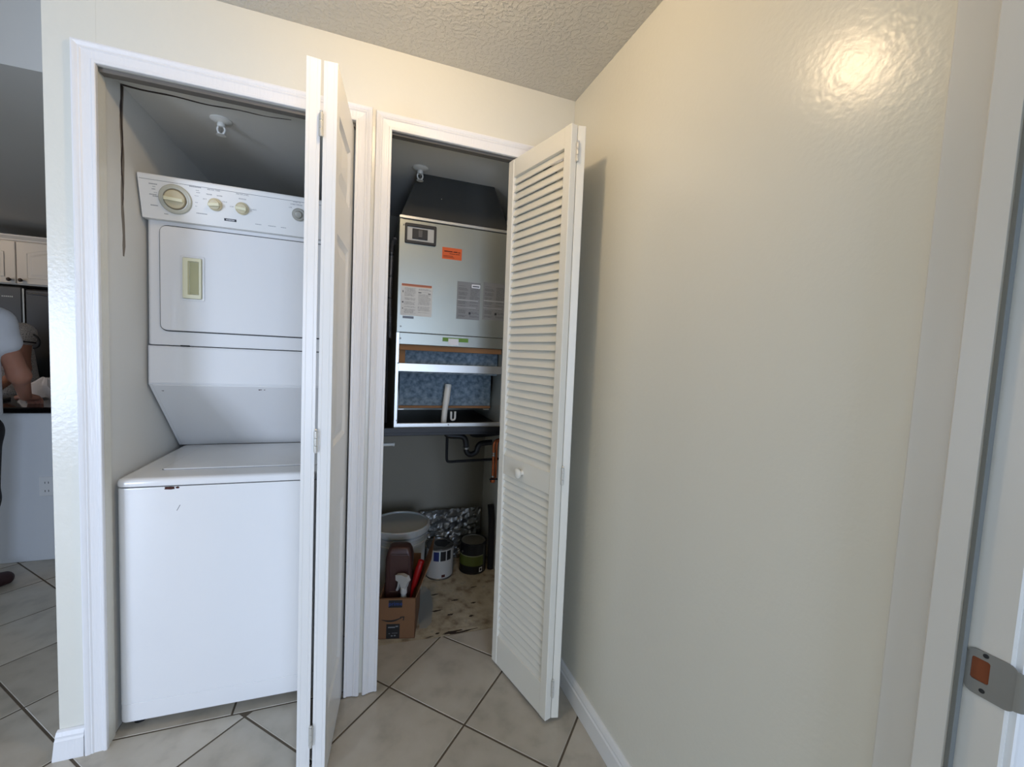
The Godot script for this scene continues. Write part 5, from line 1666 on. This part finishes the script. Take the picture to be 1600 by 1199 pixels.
func person(called: String, label: String, J: Dictionary, shirt: Material, shirt_bones: Array, hem: float, hair_bones: Array, f: Vector3, r: Vector3) -> Node3D:
	var P: Vector3 = J.hip * Vector3(1, 0, 1)
	var o := thing(called, label, "person", P)
	var w := Transform3D(Basis(), -P)
	var b := []
	var hip: Vector3 = J.hip
	var chest: Vector3 = J.chest
	b.append([hip, chest, 0.115, 0.12])
	b.append([chest, J.neck, 0.10, 0.055])
	b.append([J.neck, J.head, 0.052, 0.055])
	for e in [0, 1]:
		b.append([chest + (J.sh[e] - chest) * 0.45, J.sh[e], 0.09, 0.058])
		b.append([J.sh[e], J.el[e], 0.050, 0.040])
		b.append([J.el[e], J.wr[e], 0.039, 0.026])
		b.append([hip, J.th[e], 0.10, 0.088])
		b.append([J.th[e], J.kn[e], 0.085, 0.056])
		b.append([J.kn[e], J.an[e], 0.055, 0.038])
	var s := Shape.new()
	blob(s, b, 0.014, 0.035)
	head(s, J.head, f, r)
	for e in 2:
		hand(s, J.wr[e], J.hd[e], J.hn[e], J.hs[e])
	part(o, "body", s.done(), M.skin, "", w)
	s = Shape.new()
	blob(s, shirt_bones, 0.012, 0.04, hem)
	part(o, "shirt", s.done(), shirt, "", w)
	s = Shape.new()
	var pb := [[hip - Vector3(0, 0.02, 0), hip + Vector3(0, 0.06, 0), 0.125, 0.125]]
	for e in 2:
		pb.append([hip, J.th[e], 0.112, 0.100])
		pb.append([J.th[e], J.kn[e], 0.098, 0.072])
		pb.append([J.kn[e], J.an[e] + Vector3(0, 0.02, 0), 0.070, 0.058])
	blob(s, pb, 0.014, 0.03, 0.07)
	part(o, "trousers", s.done(), M.trousers, "", w)
	for e in 2:
		s = Shape.new()
		var a: Vector3 = J.an[e]
		var t: Vector3 = J.toe[e]
		blob(s, [[Vector3(a.x, 0.045, a.z) - (t - a).normalized() * 0.03, Vector3(a.x, 0.045, a.z), 0.04, 0.045], [Vector3(a.x, 0.045, a.z), Vector3(t.x, 0.03, t.z), 0.045, 0.036], [a, Vector3(a.x, 0.05, a.z), 0.045, 0.045]], 0.008, 0.02, 0.0015)
		part(o, "shoe", s.done(), M.shoe_maroon, "", w)
	s = Shape.new()
	blob(s, hair_bones, 0.007, 0.02)
	part(o, "hair", s.done(), M.hair, "", w)
	for e in [-1, 1]:
		part(o, "eye", lathem([[0.0, -0.006], [0.005, -0.004], [0.0065, 0.0], [0.005, 0.004], [0.0, 0.006]], 10), M.hair, "", w * Transform3D(Basis(), J.head + f * 0.0875 + r * 0.031 * e + Vector3(0, 0.008, 0)))
	return o

func people() -> void:
	var x := -1.985
	var z := -1.235
	var A := {"hip": Vector3(x, 0.93, z), "chest": Vector3(x, 1.27, z - 0.02), "neck": Vector3(x, 1.46, z - 0.02), "head": Vector3(x - 0.01, 1.615, z - 0.045),
		"sh": [Vector3(x - 0.175, 1.405, z - 0.02), Vector3(x + 0.175, 1.405, z - 0.02)],
		"el": [Vector3(x - 0.25, 1.14, z - 0.10), Vector3(x + 0.205, 1.125, z - 0.12)],
		"wr": [Vector3(x - 0.18, 1.00, z - 0.30), Vector3(x + 0.10, 0.985, z - 0.345)],
		"hd": [Vector3(0.2, -0.2, -0.95).normalized(), Vector3(-0.15, -0.2, -0.95).normalized()], "hn": [Vector3(0, -0.95, 0.2).normalized(), Vector3(0, -0.95, 0.2).normalized()],
		"hs": [Vector3(0.95, 0, 0.2).normalized(), Vector3(-0.95, 0, 0.15).normalized()],
		"th": [Vector3(x - 0.09, 0.84, z), Vector3(x + 0.09, 0.84, z)], "kn": [Vector3(x - 0.10, 0.48, z - 0.01), Vector3(x + 0.095, 0.48, z - 0.01)],
		"an": [Vector3(x - 0.10, 0.09, z + 0.02), Vector3(x + 0.105, 0.09, z + 0.02)], "toe": [Vector3(x - 0.14, 0.03, z - 0.15), Vector3(x + 0.155, 0.03, z - 0.06)]}
	var sb := [[Vector3(x, 0.90, z), Vector3(x, 1.25, z - 0.01), 0.15, 0.145], [Vector3(x - 0.055, 0.90, z), Vector3(x - 0.06, 1.28, z - 0.01), 0.13, 0.12], [Vector3(x + 0.055, 0.90, z), Vector3(x + 0.06, 1.28, z - 0.01), 0.13, 0.12],
		[Vector3(x, 1.32, z - 0.015), Vector3(x, 1.435, z - 0.02), 0.125, 0.075]]
	for e in 2:
		sb.append([Vector3(x, 1.375, z - 0.018), A.sh[e], 0.104, 0.070])
		sb.append([A.sh[e], A.sh[e] + (A.el[e] - A.sh[e]) * 0.36, 0.064, 0.066])
	var hc: Vector3 = A.head
	person("person", "person in a white T-shirt and dark trousers, back turned, leaning on the kitchen counter", A, M.shirt_white, sb, 0.915,
		[[hc + Vector3(0, 0.035, 0.03), hc + Vector3(0, 0.045, -0.025), 0.088, 0.082], [hc + Vector3(0, 0.0, 0.05), hc + Vector3(0, -0.07, 0.055), 0.075, 0.055]], Vector3(0, 0, -1), Vector3(1, 0, 0))
	# second person behind the counter, bent over it
	x = -2.47
	var B := {"hip": Vector3(x, 0.92, -2.47), "chest": Vector3(x, 1.21, -2.40), "neck": Vector3(x - 0.005, 1.375, -2.30), "head": Vector3(x - 0.05, 1.47, -2.20),
		"sh": [Vector3(x - 0.15, 1.345, -2.34), Vector3(x + 0.145, 1.352, -2.34)],
		"el": [Vector3(x - 0.20, 1.10, -2.30), Vector3(x + 0.150, 1.10, -2.32)],
		"wr": [Vector3(x - 0.12, 0.99, -2.08), Vector3(x + 0.150, 0.985, -2.11)],
		"hd": [Vector3(0.3, -0.15, 0.95).normalized(), Vector3(0.1, -0.15, 0.95).normalized()], "hn": [Vector3(0, -0.98, -0.15).normalized(), Vector3(0, -0.98, -0.15).normalized()],
		"hs": [Vector3(0.95, 0, -0.3).normalized(), Vector3(-0.98, 0, 0.1).normalized()],
		"th": [Vector3(x - 0.085, 0.83, -2.47), Vector3(x + 0.085, 0.83, -2.47)], "kn": [Vector3(x - 0.09, 0.47, -2.46), Vector3(x + 0.09, 0.47, -2.46)],
		"an": [Vector3(x - 0.09, 0.09, -2.48), Vector3(x + 0.09, 0.09, -2.48)], "toe": [Vector3(x - 0.11, 0.03, -2.33), Vector3(x + 0.11, 0.03, -2.33)]}
	sb = [[Vector3(x, 0.90, -2.47), Vector3(x, 1.19, -2.405), 0.128, 0.128], [Vector3(x - 0.05, 0.92, -2.46), Vector3(x - 0.06, 1.22, -2.40), 0.11, 0.10], [Vector3(x + 0.05, 0.92, -2.46), Vector3(x + 0.06, 1.22, -2.40), 0.11, 0.10], [Vector3(x, 1.26, -2.385), Vector3(x, 1.345, -2.325), 0.11, 0.07]]
	for e in 2:
		sb.append([Vector3(x, 1.29, -2.365), B.sh[e], 0.100, 0.068])
		sb.append([B.sh[e], B.sh[e] + (B.el[e] - B.sh[e]) * 0.16, 0.060, 0.064])
	hc = B.head
	var ff := Vector3(-0.15, -0.35, 0.92).normalized()
	var pb := person("person", "person in a patterned white blouse with black piping, bent behind the kitchen counter", B, M.blouse, sb, 0.90,
		[[hc + Vector3(0, 0.04, -0.03), hc + Vector3(0, 0.045, 0.0), 0.088, 0.082], [hc + Vector3(0, -0.01, -0.06), hc + Vector3(-0.01, -0.10, -0.10), 0.07, 0.05]], ff, Vector3(-0.98, 0, -0.16).normalized())
	var ring := []
	var rc: Vector3 = B.sh[1] + (B.el[1] - B.sh[1]) * 0.24
	for k in 21:
		var a := TAU * k / 20
		ring.append(rc + Vector3(0.062 * cos(a), -0.004 + 0.006 * sin(a), 0.062 * sin(a)) - pb.position)
	part(pb, "piping", tubem(ring, 0.0055, 8), M.piping_black, "black piping round the sleeve")
	part(pb, "shoulder_strap", tubem(smooth_path([Vector3(-2.245, 1.345, -2.31), Vector3(-2.222, 1.325, -2.30), Vector3(-2.208, 1.295, -2.295), Vector3(-2.218, 1.262, -2.295), Vector3(-2.245, 1.248, -2.30)].map(func(p): return p - pb.position), 5), 0.0065, 8), M.piping_black, "black strap loop below the sleeve")
